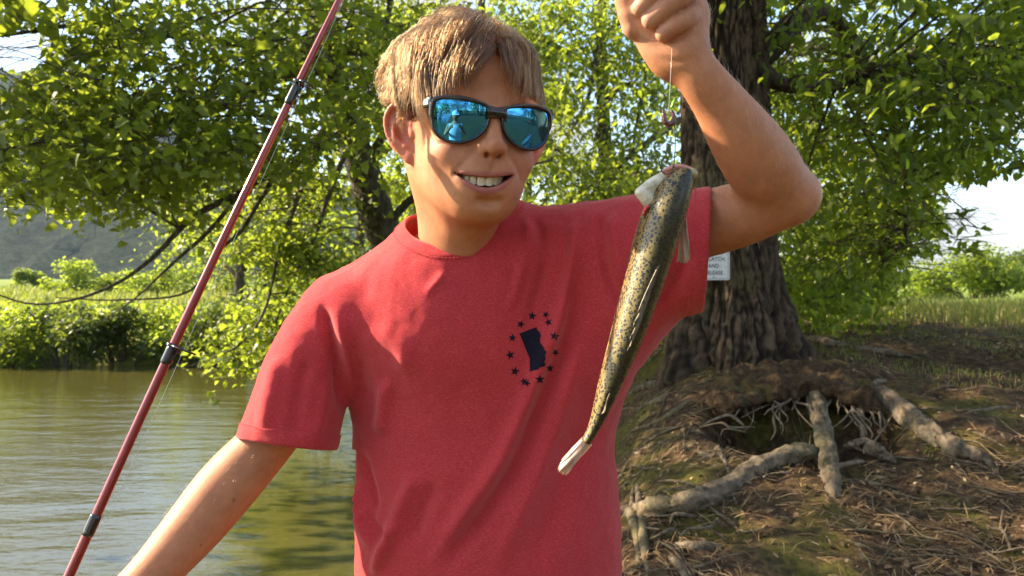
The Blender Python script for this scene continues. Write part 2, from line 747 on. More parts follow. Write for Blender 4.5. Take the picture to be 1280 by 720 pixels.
# ------------------------------------------------------------------ river
def mat_water():
    t = NT('river_water')
    v1 = t.coord('Object', (0.55, 1.7, 1))
    v2 = t.coord('Object', (1.0, 2.6, 1))
    w1 = t.noise(1.6, 3, 0.5, v1, 0.6)
    w2 = t.noise(7.0, 3, 0.55, v2, 0.3)
    w3 = t.noise(26.0, 2, 0.5, v2)
    b = t.bsdf((0.066, 0.062, 0.016), 0.04, Specular_IOR_Level=0.5, IOR=1.333)
    b1 = t.bump(w1.outputs['Fac'], 0.16, 0.09)
    b2 = t.bump(w2.outputs['Fac'], 0.20, 0.018)
    b3 = t.bump(w3.outputs['Fac'], 0.16, 0.004, b)
    t.link(b1.outputs['Normal'], b2.inputs['Normal'])
    t.link(b2.outputs['Normal'], b3.inputs['Normal'])
    return t.done(b)


wx = axis_pts([(-400, -30, 12), (-30, 4, 60), (4, 60, 4)])
wy = axis_pts([(-200, -4, 12), (-4, 18, 70), (18, 120, 8)])
WX, WY = np.meshgrid(wx, wy, indexing='ij')
V = np.stack([WX, WY, np.full(WX.shape, WZ)], -1).reshape(-1, 3)
ii, jj = np.meshgrid(np.arange(len(wx) - 1), np.arange(len(wy) - 1), indexing='ij')
a_ = (ii * len(wy) + jj).ravel()
river = mesh_from('river', V, np.stack([a_, a_ + len(wy), a_ + len(wy) + 1, a_ + 1], 1), mat_water())
tag(river, kind='structure')

# ------------------------------------------------------------------ wooded mountain beyond the field
mxs = np.linspace(-900, 300, 150)
mys = np.linspace(330, 800, 60)
MX, MY = np.meshgrid(mxs, mys, indexing='ij')
pp = np.stack([MX, MY, 0 * MX], -1)
rid = 168 * np.exp(-((MX + 420) / 330) ** 2) + 30 * np.exp(-((MX - 60) / 160) ** 2)
MZm = -16 * sstep(420, 330, MY) + (rid * (1 + 0.16 * fbm(pp, 0.006, 4, 80))) * sstep(330, 620, MY) * (1 - 0.4 * sstep(640, 800, MY)) + 7.0 * np.abs(fbm(pp, 0.05, 3, 84)) + 2
t = NT('forest_slope')
n1 = t.noise(0.22, 8, 0.75, t.coord('Object'))
b = t.bsdf(t.ramp(n1.outputs['Fac'], [(0.40, (0.006, 0.013, 0.008)), (0.60, (0.042, 0.060, 0.028))]), 0.95, Specular_IOR_Level=0.1)
t.bump(n1.outputs['Fac'], 1.0, 8.0, b)
ii, jj = np.meshgrid(np.arange(149), np.arange(59), indexing='ij')
a_ = (ii * 60 + jj).ravel()
mountain = mesh_from('mountain', np.stack([MX, MY, MZm], -1).reshape(-1, 3), np.stack([a_, a_ + 60, a_ + 61, a_ + 1], 1), t.done(b))
tag(mountain, kind='structure')

# ================================================================== foliage kit


def mat_leaf(name, dark, lite, trans, tr=0.5):
    t = NT(name)
    a = t.attr('Col')
    sp = t.n('ShaderNodeSeparateColor')
    t.link(a.outputs['Color'], sp.inputs[0])
    vec = t.coord('Object')
    n1 = t.noise(40, 3, 0.6, vec)
    c = t.ramp(sp.outputs[0], [(0.0, dark), (1.0, lite)])
    c = t.mix(0.35, c, t.ramp(n1.outputs['Fac'], [(0.3, (0.7, 0.7, 0.7)), (0.7, (1.2, 1.2, 1.2))]), 'MULTIPLY')
    b = t.bsdf(c, 0.42, Specular_IOR_Level=0.45)
    tb = t.n('ShaderNodeBsdfTranslucent')
    ct = t.ramp(sp.outputs[0], [(0.0, tuple(0.62 * q for q in trans)), (1.0, trans)])
    t.link(ct, tb.inputs['Color'])
    m = t.n('ShaderNodeMixShader')
    m.inputs[0].default_value = tr
    t.link(b.outputs[0], m.inputs[1])
    t.link(tb.outputs[0], m.inputs[2])
    return t.done(m)


M_LEAF = mat_leaf('broad_leaf', (0.050, 0.080, 0.013), (0.120, 0.170, 0.025), (0.46, 0.58, 0.046), 0.58)
M_LEAF2 = mat_leaf('young_leaf', (0.060, 0.095, 0.014), (0.140, 0.190, 0.028), (0.46, 0.57, 0.048), 0.55)
M_LEAF3 = mat_leaf('dark_leaf', (0.030, 0.052, 0.012), (0.075, 0.110, 0.022), (0.28, 0.36, 0.040), 0.42)


def leaf_proto(kind):
    """unit leaf along +x, folded on the midrib and bowed; triangles"""
    if kind == 0:      # lobed
        half = [(0.0, 0.0), (0.10, 0.38), (0.34, 0.26), (0.56, 0.30), (1.0, 0.0)]
        mid = [0.0, 0.20, 0.36, 0.60, 1.0]
    else:              # pointed oval
        half = [(0.0, 0.0), (0.24, 0.23), (0.62, 0.20), (1.0, 0.0)]
        mid = [0.0, 0.24, 0.62, 1.0]

    def bow(x, y):
        return 0.22 * abs(y) - 0.16 * x * x
    V, F = [], []
    m = len(mid)
    for x in mid:
        V.append((x, 0, bow(x, 0)))
    L = []
    for s in (1, -1):
        idx = []
        for k, (x, y) in enumerate(half):
            if k in (0, m - 1):
                idx.append(k)
            else:
                idx.append(len(V))
                V.append((x, s * y, bow(x, y)))
        for k in range(m - 1):
            for tri in ((k, k + 1, idx[k + 1]), (k, idx[k + 1], idx[k])):
                if len(set(tri)) == 3:
                    F.append(tri if s < 0 else tri[::-1])
    return np.array(V, float), np.array(F)


PROTO = [leaf_proto(0), leaf_proto(1)]


def leaf_frames(n, r, droop=0.55, spread=1.0):
    ax_ = nrm(r.normal(size=(n, 3)) * np.array([1, 1, 0.45]) + np.array([0, 0, -droop]))
    up = nrm(r.normal(size=(n, 3)) * 0.55 * spread + np.array([0, 0, 1.0]))
    y = nrm(np.cross(up, ax_))
    z = np.cross(ax_, y)
    return np.stack([ax_, y, z], 2)          # columns


def leaves_mesh(name, pos, fr, size, tone, kind, mat, parent):
    PV, PF = PROTO[kind]
    n, m = len(pos), len(PV)
    V = np.einsum('nij,mj->nmi', fr, PV) * size[:, None, None] + pos[:, None, :]
    F = (PF[None] + (np.arange(n) * m)[:, None, None]).reshape(-1, 3)
    o = mesh_from(name, V.reshape(-1, 3), F, mat, parent, smooth=False)
    c = np.repeat(np.stack([tone, tone, tone], 1), m, axis=0)
    set_col(o, c)
    return o


def to_px(p):
    return 640 + FPX * p[..., 0] / p[..., 1], 360 - FPX * (p[..., 2] - CAMZ) / p[..., 1]


SUN_TARGETS = np.array([P(560, 150, 0.90), P(480, 120, 0.88), P(420, 380, 0.95), P(300, 600, 0.93), P(520, 400, 0.9), P(560, 60, 0.9), P(360, 450, 0.94), P(930, 200, 0.82), P(800, 400, 0.78)])


SUN_TARGETS = np.concatenate([SUN_TARGETS, [P(x_, y_, d_) for x_, y_, d_ in ((500, 60, 0.9), (500, 250, 0.93), (440, 330, 0.95), (395, 430, 0.95), (330, 520, 0.94), (270, 620, 0.92), (210, 690, 0.89), (470, 450, 0.93), (470, 600, 0.93), (600, 40, 0.88), (820, 60, 0.78), (800, 260, 0.76), (760, 480, 0.76), (900, 150, 0.79), (980, 220, 0.84), (700, 262, 0.93), (640, 265, 0.94))]])


def sun_gap(pos, rad, keep, r):
    """open sky in the crown where the photograph's sunlight comes through"""
    k = np.ones(len(pos), bool)
    for q in SUN_TARGETS:
        v = pos - q
        t_ = v @ SUN_DIR
        d = np.linalg.norm(v - t_[:, None] * SUN_DIR, axis=1)
        k &= ~((d < rad) & (t_ > 0))
    return k | (r.random(len(pos)) < keep)


def bark_mat(name, dark, mid, lite, scale=(9, 9, 1.6), moss=0.0):
    t = NT(name)
    v = t.coord('Object', scale)
    n1 = t.noise(3.0, 6, 0.65, v, 0.4)
    n2 = t.noise(40, 5, 0.7, t.coord('Object'))
    n3 = t.noise(1.7, 4, 0.6, t.coord('Object'))
    c = t.ramp(n1.outputs['Fac'], [(0.34, dark), (0.50, mid), (0.68, lite)])
    c = t.mix(0.7, c, t.ramp(n2.outputs['Fac'], [(0.3, (0.55, 0.55, 0.55)), (0.7, (1.3, 1.28, 1.25))]), 'MULTIPLY')
    if moss:
        c = t.mix(t.ramp(n3.outputs['Fac'], [(0.52, (0, 0, 0)), (0.66, (moss, moss, moss))]), c, (0.11, 0.11, 0.03))
    b = t.bsdf(c, 0.88, Specular_IOR_Level=0.2)
    b1 = t.bump(n1.outputs['Fac'], 0.9, 0.03)
    b2 = t.bump(n2.outputs['Fac'], 0.9, 0.010, b)
    t.link(b1.outputs['Normal'], b2.inputs['Normal'])
    return t.done(b)


M_BARK = bark_mat('furrowed_bark', (0.045, 0.032, 0.022), (0.115, 0.085, 0.058), (0.22, 0.175, 0.125), moss=0.25)
M_BARK2 = bark_mat('grey_bark', (0.040, 0.034, 0.026), (0.10, 0.086, 0.066), (0.19, 0.17, 0.135), moss=0.3)
M_ROOT = bark_mat('root_bark', (0.075, 0.055, 0.035), (0.165, 0.125, 0.082), (0.27, 0.215, 0.150), (7, 7, 7), moss=0.35)
M_TWIG = bark_mat('twig_bark', (0.050, 0.040, 0.030), (0.10, 0.080, 0.060), (0.17, 0.14, 0.11), (20, 20, 20))


def limb_geo(pts4, n, seg=9, rough=0.12, seed=0):
    q = spline(pts4, n)
    r = np.random.default_rng(seed)
    q[1:-1, :3] += r.normal(size=(n - 2, 3)) * q[1:-1, 3:4] * 0.06
    ph = r.uniform(0, 6, 4)

    def prof(k, a):
        return 1 + rough * (np.sin(2 * a + ph[0] + k * 0.18) * 0.6 + np.sin(3 * a + ph[1] - k * 0.25) * 0.4 + 0.35 * np.sin(k * 0.45 + ph[2]) * np.cos(a + ph[3]))
    return tube_geo(q[:, :3], q[:, 3], seg, True, prof)


def pd(px, py, d, r):
    return np.append(P(px, py, d), r)


class Tree:
    """trunk + limbs + thin branches + crown of leaves; clumps hang on the nearest limb"""

    def __init__(self, name, label, base, group=None, seed=1):
        self.o = thing(name, label, 'tree', group, loc=tuple(base))
        self.base = np.asarray(base, float)
        self.limbs = []
        self.r = np.random.default_rng(seed)
        self.br = MB()
        self.pos, self.clr = [], []
        self.cut = None
        self.size = []

    def part(self, o):
        o.parent = self.o
        o.matrix_parent_inverse = Matrix.Translation(-Vector(self.base))
        return o

    def limb(self, pts4, n=24, seg=10, mat=None, name='limb', rough=0.12, solid=True):
        v, f = limb_geo(np.array(pts4), n, seg, rough, len(self.limbs) + 5)
        q = spline(np.array(pts4), n)
        self.limbs.append(q)
        if solid:
            self.part(mesh_from(name, v, f, mat or M_BARK2))

    def clump(self, c, rad, n, size, twigs=4, flat=0.55, reach=2.6):
        r = self.r
        c = np.asarray(c, float)
        if self.cut is not None:
            px_, py_ = to_px(c[None])
            if c[1] > 0.5 and self.cut(c[None], px_, py_)[0]:
                return
        if not sun_gap(c[None], 0.28, 0.0, r)[0]:
            return
        allp = np.concatenate(self.limbs)
        # thin branch from the limb, arching
        d = np.linalg.norm(allp[:, :3] - c, axis=1)
        k = np.argmin(d + 0.6 * np.maximum(0, allp[:, 2] - c[2] - 0.6))
        a = allp[k, :3]
        if d[k] < reach:
            mid = lerp(a, c, 0.5) + r.normal(size=3) * 0.08 * d[k] + np.array([0, 0, 0.10 * d[k]])
            r0 = min(0.4 * allp[k, 3], 0.006 + 0.007 * d[k])
            q = spline(np.array([np.append(a, r0), np.append(mid, r0 * 0.7), np.append(c, 0.004)]), 8)
            v, f = tube_geo(q[:, :3], q[:, 3], 5, False)
            mx_, my_ = to_px(q[2:6, :3])
            if self.cut is None or not self.cut(q[2:6, :3], mx_, my_).any():
                self.br.add(v, f)
        ends = []
        for i in range(twigs):
            e = c + r.normal(size=3) * rad * np.array([0.85, 0.85, flat * 0.8])
            m_ = lerp(c, e, 0.5) + np.array([0, 0, 0.12 * rad])
            q = spline(np.array([c, m_, e]), 4)
            v, f = tube_geo(q, np.linspace(0.0045, 0.0016, 4), 3, False)
            self.br.add(v, f)
            ends.append(q)
        ends = np.concatenate(ends) if ends else c[None]
        k = r.integers(0, len(ends), n)
        p = ends[k] + r.normal(size=(n, 3)) * rad * np.array([0.42, 0.42, 0.42 * flat])
        self.pos.append(p)
        self.size.append(size * (0.45 + 0.95 * r.random(n) ** 1.3))

    def finish(self, kind, mat, droop=0.55, single=0, gap=(0.20, 0.05), spread=1.0, cut=None):
        r = self.r
        pos, size = np.concatenate(self.pos), np.concatenate(self.size)
        k = sun_gap(pos, gap[0], gap[1], r)
        px, py = to_px(pos)
        # nothing grows between the lens and the boy
        k &= ~((pos[:, 1] < 3.2) & (pos[:, 1] > -0.6) & (np.abs(px - 640) < 900) & (py > -250))
        k &= pos[:, 2] > 0.15
        if cut is not None:
            k &= ~cut(pos, px, py)
        pos, size = pos[k], size[k]
        fr_ = leaf_frames(len(pos), r, droop, spread)
        tone = np.clip(0.5 + 0.25 * r.normal(size=len(pos)) + 0.25 * pnoise(pos, 1.2, 11), 0, 1)
        if self.br.n:
            bo = self.part(self.br.build('branches', M_TWIG))
            bo['kind'] = 'stuff'
        px, py = to_px(pos)
        vis = (px > -10) & (px < 1290) & (py > -10) & (py < 730) & (pos[:, 1] > 0.5)
        big = np.argsort(-(size / np.maximum(pos[:, 1], 0.5)) * vis)[:single]
        rest = np.ones(len(pos), bool)
        rest[big] = False
        cr = leaves_mesh('crown', pos[rest], fr_[rest], size[rest], tone[rest], kind, mat, None)
        cr['kind'] = 'stuff'
        self.part(cr)
        if single:
            protos = []
            for tn in (0.25, 0.55, 0.85):
                PV, PF = PROTO[kind]
                tmp = mesh_from('leaf', PV, PF, mat, None, smooth=False)
                set_col(tmp, np.full((len(PV), 3), tn))
                protos.append(tmp.data)
                bpy.data.objects.remove(tmp)
            for j, i in enumerate(big):
                lo_ = bpy.data.objects.new('leaf', protos[int(np.clip(tone[i] * 3, 0, 2))])
                COL.objects.link(lo_)
                M = np.eye(4)
                M[:3, :3] = fr_[i] * size[i]
                M[:3, 3] = pos[i]
                lo_.parent = cr
                lo_.matrix_parent_inverse = Matrix.Identity(4)
                lo_.matrix_basis = Matrix(M.tolist())
        return cr


# ================================================================== the big tree on the bank
TX, TY = 1.385, 5.12
TB = float(ground_z(TX, TY, False))
bt = Tree('bank_tree', 'massive furrowed tree trunk on the bank behind the raised arm', (TX, TY, TB), seed=11)


def big_trunk():
    nz_, na = 300, 260
    hz = np.concatenate([np.linspace(-0.35, 2.6, 262, endpoint=False), np.linspace(2.6, 8.0, 38)])
    an = np.linspace(0, 2 * np.pi, na, endpoint=False)
    H, A = np.meshgrid(hz, an, indexing='ij')
    rad = np.interp(H, [-0.35, 0.0, 0.12, 0.3, 0.55, 0.9, 1.5, 2.5, 4, 6, 8], [0.46, 0.405, 0.365, 0.330, 0.304, 0.286, 0.274, 0.262, 0.23, 0.17, 0.10])
    # buttresses at the foot
    fl = sstep(0.75, -0.05, H)
    rad = rad * (1 + fl * (0.16 * np.cos(5 * A + 0.7) + 0.10 * np.cos(8 * A + 2.0)) + 0.04 * np.cos(3 * A + 0.5 * H) + 0.02 * np.cos(2 * A - H))
    cx, cy = np.cos(A), np.sin(A)
    an_ = None
    # furrowed bark: ridges that run up the trunk, split and rejoin
    q = np.stack([cx * 0.36, cy * 0.36, H * 0.16], -1)
    wob = fbm(np.stack([cx * 0.36, cy * 0.36, H], -1), 3.2, 3, 90)
    q2 = q + 0.030 * wob[..., None] * np.stack([-cy, cx, 0 * cx], -1)
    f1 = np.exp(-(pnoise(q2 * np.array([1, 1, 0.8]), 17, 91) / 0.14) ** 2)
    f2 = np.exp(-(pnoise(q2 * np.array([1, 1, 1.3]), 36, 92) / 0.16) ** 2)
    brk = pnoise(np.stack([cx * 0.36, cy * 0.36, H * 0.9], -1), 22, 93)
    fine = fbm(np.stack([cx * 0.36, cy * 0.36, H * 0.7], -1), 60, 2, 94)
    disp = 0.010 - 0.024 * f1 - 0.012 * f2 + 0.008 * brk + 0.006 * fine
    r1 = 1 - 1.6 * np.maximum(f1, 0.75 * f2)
    r2 = 0 * f1
    knob = sstep(0.55, 0.0, H) * 0.035 * fbm(np.stack([cx * 0.4, cy * 0.4, H], -1), 7, 3, 95)
    rad = rad + disp + knob
    lean = np.interp(H, [0, 2.6, 8], [0, -0.04, 0.25])
    X = lean + rad * cx
    Y = rad * cy + 0.02 * H
    V = np.stack([X + TX, Y + TY, H + TB], -1).reshape(-1, 3)
    i, j = np.meshgrid(np.arange(nz_ - 1), np.arange(na), indexing='ij')
    a = (i * na + j).ravel()
    b = (i * na + (j + 1) % na).ravel()
    Fq = np.stack([a, b, b + na, a + na], 1)
    o = mesh_from('trunk', V, Fq, None)
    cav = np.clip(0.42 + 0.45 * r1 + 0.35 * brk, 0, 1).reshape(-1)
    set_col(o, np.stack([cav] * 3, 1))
    return o


t = NT('old_bark')
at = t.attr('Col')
n2 = t.noise(55, 5, 0.7, t.coord('Object'))
n3 = t.noise(2.0, 4, 0.6, t.coord('Object'))
n5 = t.noise(9.0, 5, 0.6, t.coord('Object', (1, 1, 0.35)))
# bark tone, with furrow shade painted dark into the colour beside paler crests
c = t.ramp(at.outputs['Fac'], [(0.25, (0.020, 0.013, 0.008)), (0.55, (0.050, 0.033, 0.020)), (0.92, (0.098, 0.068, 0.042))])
c = t.mix(0.7, c, t.ramp(n2.outputs['Fac'], [(0.3, (0.6, 0.6, 0.6)), (0.7, (1.3, 1.27, 1.22))]), 'MULTIPLY')
c = t.mix(t.ramp(n5.outputs['Fac'], [(0.66, (0, 0, 0)), (0.74, (0.45, 0.45, 0.45))]), c, (0.20, 0.19, 0.16))
c = t.mix(t.ramp(n3.outputs['Fac'], [(0.55, (0, 0, 0)), (0.68, (0.4, 0.4, 0.4))]), c, (0.10, 0.10, 0.03))
b = t.bsdf(c, 0.9, Specular_IOR_Level=0.2)
t.bump(n2.outputs['Fac'], 0.8, 0.008, b)
M_OLD = t.done(b)
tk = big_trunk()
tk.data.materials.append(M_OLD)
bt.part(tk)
bt.limbs.append(np.array([[TX, TY, TB + h, 0.3] for h in np.linspace(1.6, 7.5, 14)]))

# roots: pixel path, sits on the slope
def root_path(pts, lift):
    out = []
    for px, py, r, *e in pts:
        global HOLLOWS
        keep, HOLLOWS = HOLLOWS, [h for h in HOLLOWS if h[2] < 0]
        d = hit(px, py)
        HOLLOWS = keep
        q = P(px, py, d - (0.15 + lift) * r * 1.2)
        out.append(np.append(q, r))
    out = np.array(out)
    # both ends dive back into the earth
    for e, i in ((0, 1), (-1, -2)):
        out[e, 2] -= 1.3 * out[e, 3]
        out[e, 3] *= 0.55
    return out


ROOTS = [
    ([(1000, 452, 0.075), (1016, 478, 0.062, 4.22), (1021, 505, 0.056, 4.10), (1029, 545, 0.054, 3.98), (1038, 585, 0.055, 3.86), (1046, 625, 0.050, 3.80)], 0.0),
    ([(1035, 562, 0.050, 3.98), (1005, 566, 0.058, 3.86), (955, 582, 0.060, 3.76), (905, 612, 0.062, 3.62), (855, 630, 0.058, 3.50), (815, 634, 0.050, 3.44), (775, 632, 0.040, 3.40)], 0.1),
    ([(1092, 484, 0.045, 4.36), (1104, 494, 0.068, 4.30), (1135, 520, 0.072, 4.16), (1165, 545, 0.068, 4.02), (1195, 562, 0.058, 3.92), (1228, 574, 0.034, 3.84), (1250, 585, 0.02, 3.82)], 0.05),
    ([(796, 592, 0.016), (799, 625, 0.020, 3.34), (803, 665, 0.021, 3.24), (808, 700, 0.020, 3.14), (816, 745, 0.018, 3.02)], 0.4),
    ([(792, 600, 0.012), (790, 635, 0.016, 3.34), (797, 680, 0.016, 3.22), (800, 730, 0.015, 3.06)], 0.4),
    ([(770, 628, 0.030), (786, 640, 0.028), (794, 662, 0.022), (798, 690, 0.014)], 0.2),
    ([(838, 676, 0.012), (860, 684, 0.027), (885, 684, 0.026), (905, 678, 0.016)], 0.1),
    ([(826, 690, 0.016), (846, 704, 0.022), (868, 728, 0.020)], 0.1),
    ([(895, 553, 0.010, 3.80), (901, 566, 0.014, 3.74), (909, 586, 0.016, 3.68), (915, 600, 0.018, 3.64)], 0.0),
    ([(1012, 462, 0.020, 4.30), (1032, 482, 0.018, 4.14), (1056, 497, 0.018, 4.06), (1074, 508, 0.020, 4.00), (1078, 535, 0.016, 3.94), (1080, 562, 0.012, 3.88)], 0.0),
    ([(1080, 572, 0.014, 3.86), (1060, 580, 0.016, 3.82), (1032, 588, 0.014, 3.76), (1030, 597, 0.012, 3.74), (1048, 606, 0.010, 3.72)], 0.0),
    ([(1006, 458, 0.030, 4.30), (1008, 480, 0.026, 4.16), (998, 496, 0.016, 4.10), (990, 510, 0.010, 4.08)], 0.0),
    ([(1030, 468, 0.010, 4.14), (1050, 500, 0.008, 4.00), (1066, 525, 0.007, 3.94), (1080, 538, 0.006, 3.92)], 0.0),
    ([(1020, 462, 0.012, 4.2), (1048, 478, 0.012, 4.14), (1080, 492, 0.010, 4.12), (1090, 498, 0.008, 4.1)], 0.0),
    ([(1118, 508, 0.008, 4.04), (1110, 528, 0.007, 3.94), (1098, 545, 0.006, 3.88), (1084, 560, 0.005, 3.84)], 0.0),
    ([(1085, 486, 0.016), (1096, 478, 0.022), (1118, 474, 0.012)], 0.4),
    ([(975, 500, 0.006, 4.15), (974, 515, 0.006, 4.08), (976, 535, 0.005, 4.02)], 0.0),
    ([(927, 520, 0.006, 4.1), (950, 510, 0.007, 4.15), (972, 500, 0.008, 4.15)], 0.0),
    ([(1014, 540, 0.006, 3.84), (1010, 565, 0.006, 3.72), (1002, 580, 0.005, 3.70)], 0.0),
    ([(905, 455, 0.050), (932, 474, 0.068), (958, 490, 0.056), (985, 505, 0.03)], -0.2),
    ([(985, 418, 0.07), (1020, 428, 0.055), (1060, 436, 0.040), (1110, 440, 0.025), (1150, 446, 0.012)], -0.1),
    ([(830, 470, 0.060), (812, 482, 0.045), (795, 488, 0.030), (782, 498, 0.02)], 0.1),
    ([(850, 480, 0.04), (825, 500, 0.028), (800, 512, 0.02), (780, 520, 0.014)], 0.2),
    ([(880, 482, 0.03), (850, 510, 0.02), (820, 528, 0.014), (790, 535, 0.01)], 0.3),
    ([(1190, 520, 0.012), (1215, 516, 0.016), (1250, 510, 0.014), (1285, 506, 0.012)], 0.4),
    ([(1140, 508, 0.008), (1180, 512, 0.010), (1220, 522, 0.008)], 0.5),
    ([(1205, 535, 0.010), (1230, 545, 0.012), (1262, 560, 0.008)], 0.4),
    ([(1055, 548, 0.03), (1085, 558, 0.045), (1120, 568, 0.030)], -0.1),
]
_rr = np.random.default_rng(888)
for _ in range(46):                              # rootlets tangled in and below the hollow
    x0_, y0_ = _rr.uniform(925, 1110), _rr.uniform(466, 500)
    dx_, dy_ = _rr.normal() * 14, _rr.uniform(14, 62)
    r0_ = _rr.uniform(0.003, 0.010)
    ROOTS.append(([(x0_, y0_, r0_), (x0_ + dx_ * 0.4 + _rr.normal() * 5, y0_ + dy_ * 0.4, r0_ * 0.9), (x0_ + dx_ + _rr.normal() * 5, y0_ + dy_ * 0.8, r0_ * 0.7), (x0_ + dx_ * 1.5, y0_ + dy_, r0_ * 0.5)], _rr.uniform(0.5, 6.0)))
for _ in range(34):                              # surface roots running down the slope
    x0_, y0_ = _rr.uniform(790, 960), _rr.uniform(480, 660)
    an_ = _rr.uniform(2.3, 3.6)
    L_ = _rr.uniform(30, 90)
    r0_ = _rr.uniform(0.004, 0.014)
    ROOTS.append(([(x0_ + L_ * u_ * math.cos(an_) + _rr.normal() * 4, y0_ + 0.6 * L_ * u_ * abs(math.sin(an_)) + _rr.normal() * 3, r0_ * (1 - 0.5 * u_)) for u_ in (0, 0.33, 0.66, 1.0)], 0.2))
for k, (pts, lift) in enumerate(ROOTS):
    q = root_path(pts, lift)
    q[:, 3] *= 0.80
    big = q[:, 3].max() > 0.024
    nl, ns_ = (54, 22) if big else (20, 8)
    v, f = limb_geo(q, nl, ns_, 0.06, 300 + k)
    rm = float(q[:, 3].max())
    if big:                                     # gnarled: long ridges, knots, uneven girth
        vn = np.array(v)
        ctr = spline(q, nl)[:, :3].repeat(ns_, 0)
        dr = nrm(vn - ctr)
        ln_ = np.repeat(np.arange(nl) * 0.10, ns_)
        pr_ = np.stack([dr[:, 0], dr[:, 1] + ln_ * 0.5, dr[:, 2] + ln_], 1)
        kn = np.repeat(pnoise(np.stack([np.arange(nl) * 0.22, 0 * np.arange(nl), np.full(nl, k * 1.7)], 1), 1.0, 39), ns_)
        v = vn + dr * rm * (0.20 * fbm(pr_, 1.9, 4, 33 + k)[:, None] - 0.20 * np.exp(-(pnoise(pr_, 2.6, 37 + k) / 0.10) ** 2)[:, None] + 0.22 * kn[:, None])
    bt.part(mesh_from('root', v, f, M_ROOT))

# earth and root mass that overhangs the hollow
keepH, HOLLOWS = HOLLOWS, [h for h in HOLLOWS if h[2] < 0]
_o = [(918, 500, 0.03), (950, 488, 0.05), (985, 480, 0.06), (1020, 478, 0.06), (1060, 488, 0.055), (1098, 500, 0.03)]
_o = [np.append(P(x_, y_, hit(x_, y_ + 14) - 0.02), r_) for x_, y_, r_ in _o]
HOLLOWS = keepH
_o = np.array(_o) + np.array([0, 0, -0.03, 0])
F = Field(_o[:, :3].min(0) - 0.2, _o[:, :3].max(0) + 0.5, 0.014)
F.sweep(_o, 20)
F.sweep(_o + np.array([0, 0.14, 0.0, 0.04]), 20, 0.08)
F.sweep(_o + np.array([0, 0.30, 0.0, 0.06]), 20, 0.1)
V, Q = F.mesh()
N = vnormals(V, Q)
V = V + N * (0.045 * fbm(V, 9, 3, 51) + 0.012 * fbm(V, 34, 2, 55))[:, None]
bt.part(mesh_from('root_plate', V, Q, ground.data.materials[0]))

# limbs
bt.limb([np.array([TX, TY, TB + 2.0, 0.12]), pd(975, 104, 5.2, 0.055), pd(1040, 106, 5.3, 0.042), pd(1105, 100, 5.5, 0.030), pd(1190, 70, 5.8, 0.018)], 24, 10, M_BARK)
bt.limb([np.array([TX, TY, TB + 3.0, 0.14]), np.array([2.4, 5.0, 4.6, 0.09]), np.array([3.6, 4.6, 5.0, 0.05]), np.array([4.6, 4.4, 4.6, 0.02])], 24, 10, M_BARK)
bt.limb([np.array([TX, TY, TB + 2.6, 0.13]), np.array([2.3, 5.8, 4.0, 0.08]), np.array([3.3, 6.4, 4.2, 0.05]), np.array([4.3, 6.8, 3.6, 0.02])], 24, 10, M_BARK)
bt.limb([np.array([TX, TY, TB + 3.6, 0.13]), np.array([1.0, 4.2, 5.2, 0.08]), np.array([0.8, 3.0, 6.0, 0.05]), np.array([0.6, 2.0, 6.2, 0.02])], 24, 10, M_BARK)
bt.limb([np.array([TX, TY, TB + 2.6, 0.10]), np.array([0.6, 6.2, 3.6, 0.07]), np.array([-0.2, 7.0, 4.2, 0.04]), np.array([-1.0, 7.6, 4.4, 0.02])], 24, 10, M_BARK)
bt.limb([np.array([TX + 0.2, TY + 0.1, TB + 1.9, 0.10]), np.array([2.4, 6.0, 3.3, 0.06]), np.array([3.0, 6.2, 2.4, 0.035]), np.array([3.1, 6.3, 1.6, 0.012])], 24, 10, M_BARK)


def fill(tree, regions, rad, n, size, twigs=4, flat=0.55):
    """clump centres through a crown volume: regions of (px, py, rx, ry, d0, d1, count)"""
    r = tree.r
    for px, py, rx, ry, d0, d1, cnt in regions:
        for _ in range(cnt):
            while True:
                u = r.uniform(-1, 1, 2)
                if u @ u < 1:
                    break
            d = d0 + (d1 - d0) * r.random()
            tree.clump(P(px + rx * u[0], py + ry * u[1], d), rad * r.uniform(0.7, 1.3), int(n * r.uniform(0.7, 1.3)), size, twigs, flat)


def window_right(pos, px, py):
    # the open view past the crown, towards the meadow on the right
    e = ((px - 1262) / 88) ** 2 + ((py - 300) / 82) ** 2
    return (e < 1) | ((px > 1135) & (py > 318) & (py < 420)) | ((px > 1180) & (py > 225) & (py < 420))


bt.cut = window_right
fill(bt, [(1090, 90, 230, 130, 4.6, 8.5, 84), (1220, 90, 130, 140, 4.4, 8.0, 40), (1050, 240, 110, 90, 5.6, 9.0, 44), (1040, 330, 95, 65, 6.0, 9.0, 34), (1110, 320, 70, 70, 6.2, 9.0, 16), (1150, 230, 80, 60, 5.0, 8.5, 16)], 0.40, 112, 0.078)
fill(bt, [(1180, -220, 500, 200, 4.0, 7.5, 60), (800, -330, 300, 180, 4.0, 7.0, 40), (1500, 100, 200, 250, 4.5, 7.5, 40)], 0.5, 70, 0.12, 3)
bt.cut = None
for q in ((1205, 262), (1222, 285), (1196, 300), (1180, 280), (1212, 315)):
    bt.clump(P(q[0], q[1], 5.4), 0.10, 10, 0.075, 3)
bt.finish(1, M_LEAF, 0.75, 300, cut=lambda p, x, y: window_right(p, x, y) & ~((np.hypot(x - 1206, y - 288) < 34) & (p[:, 1] < 5.9)))

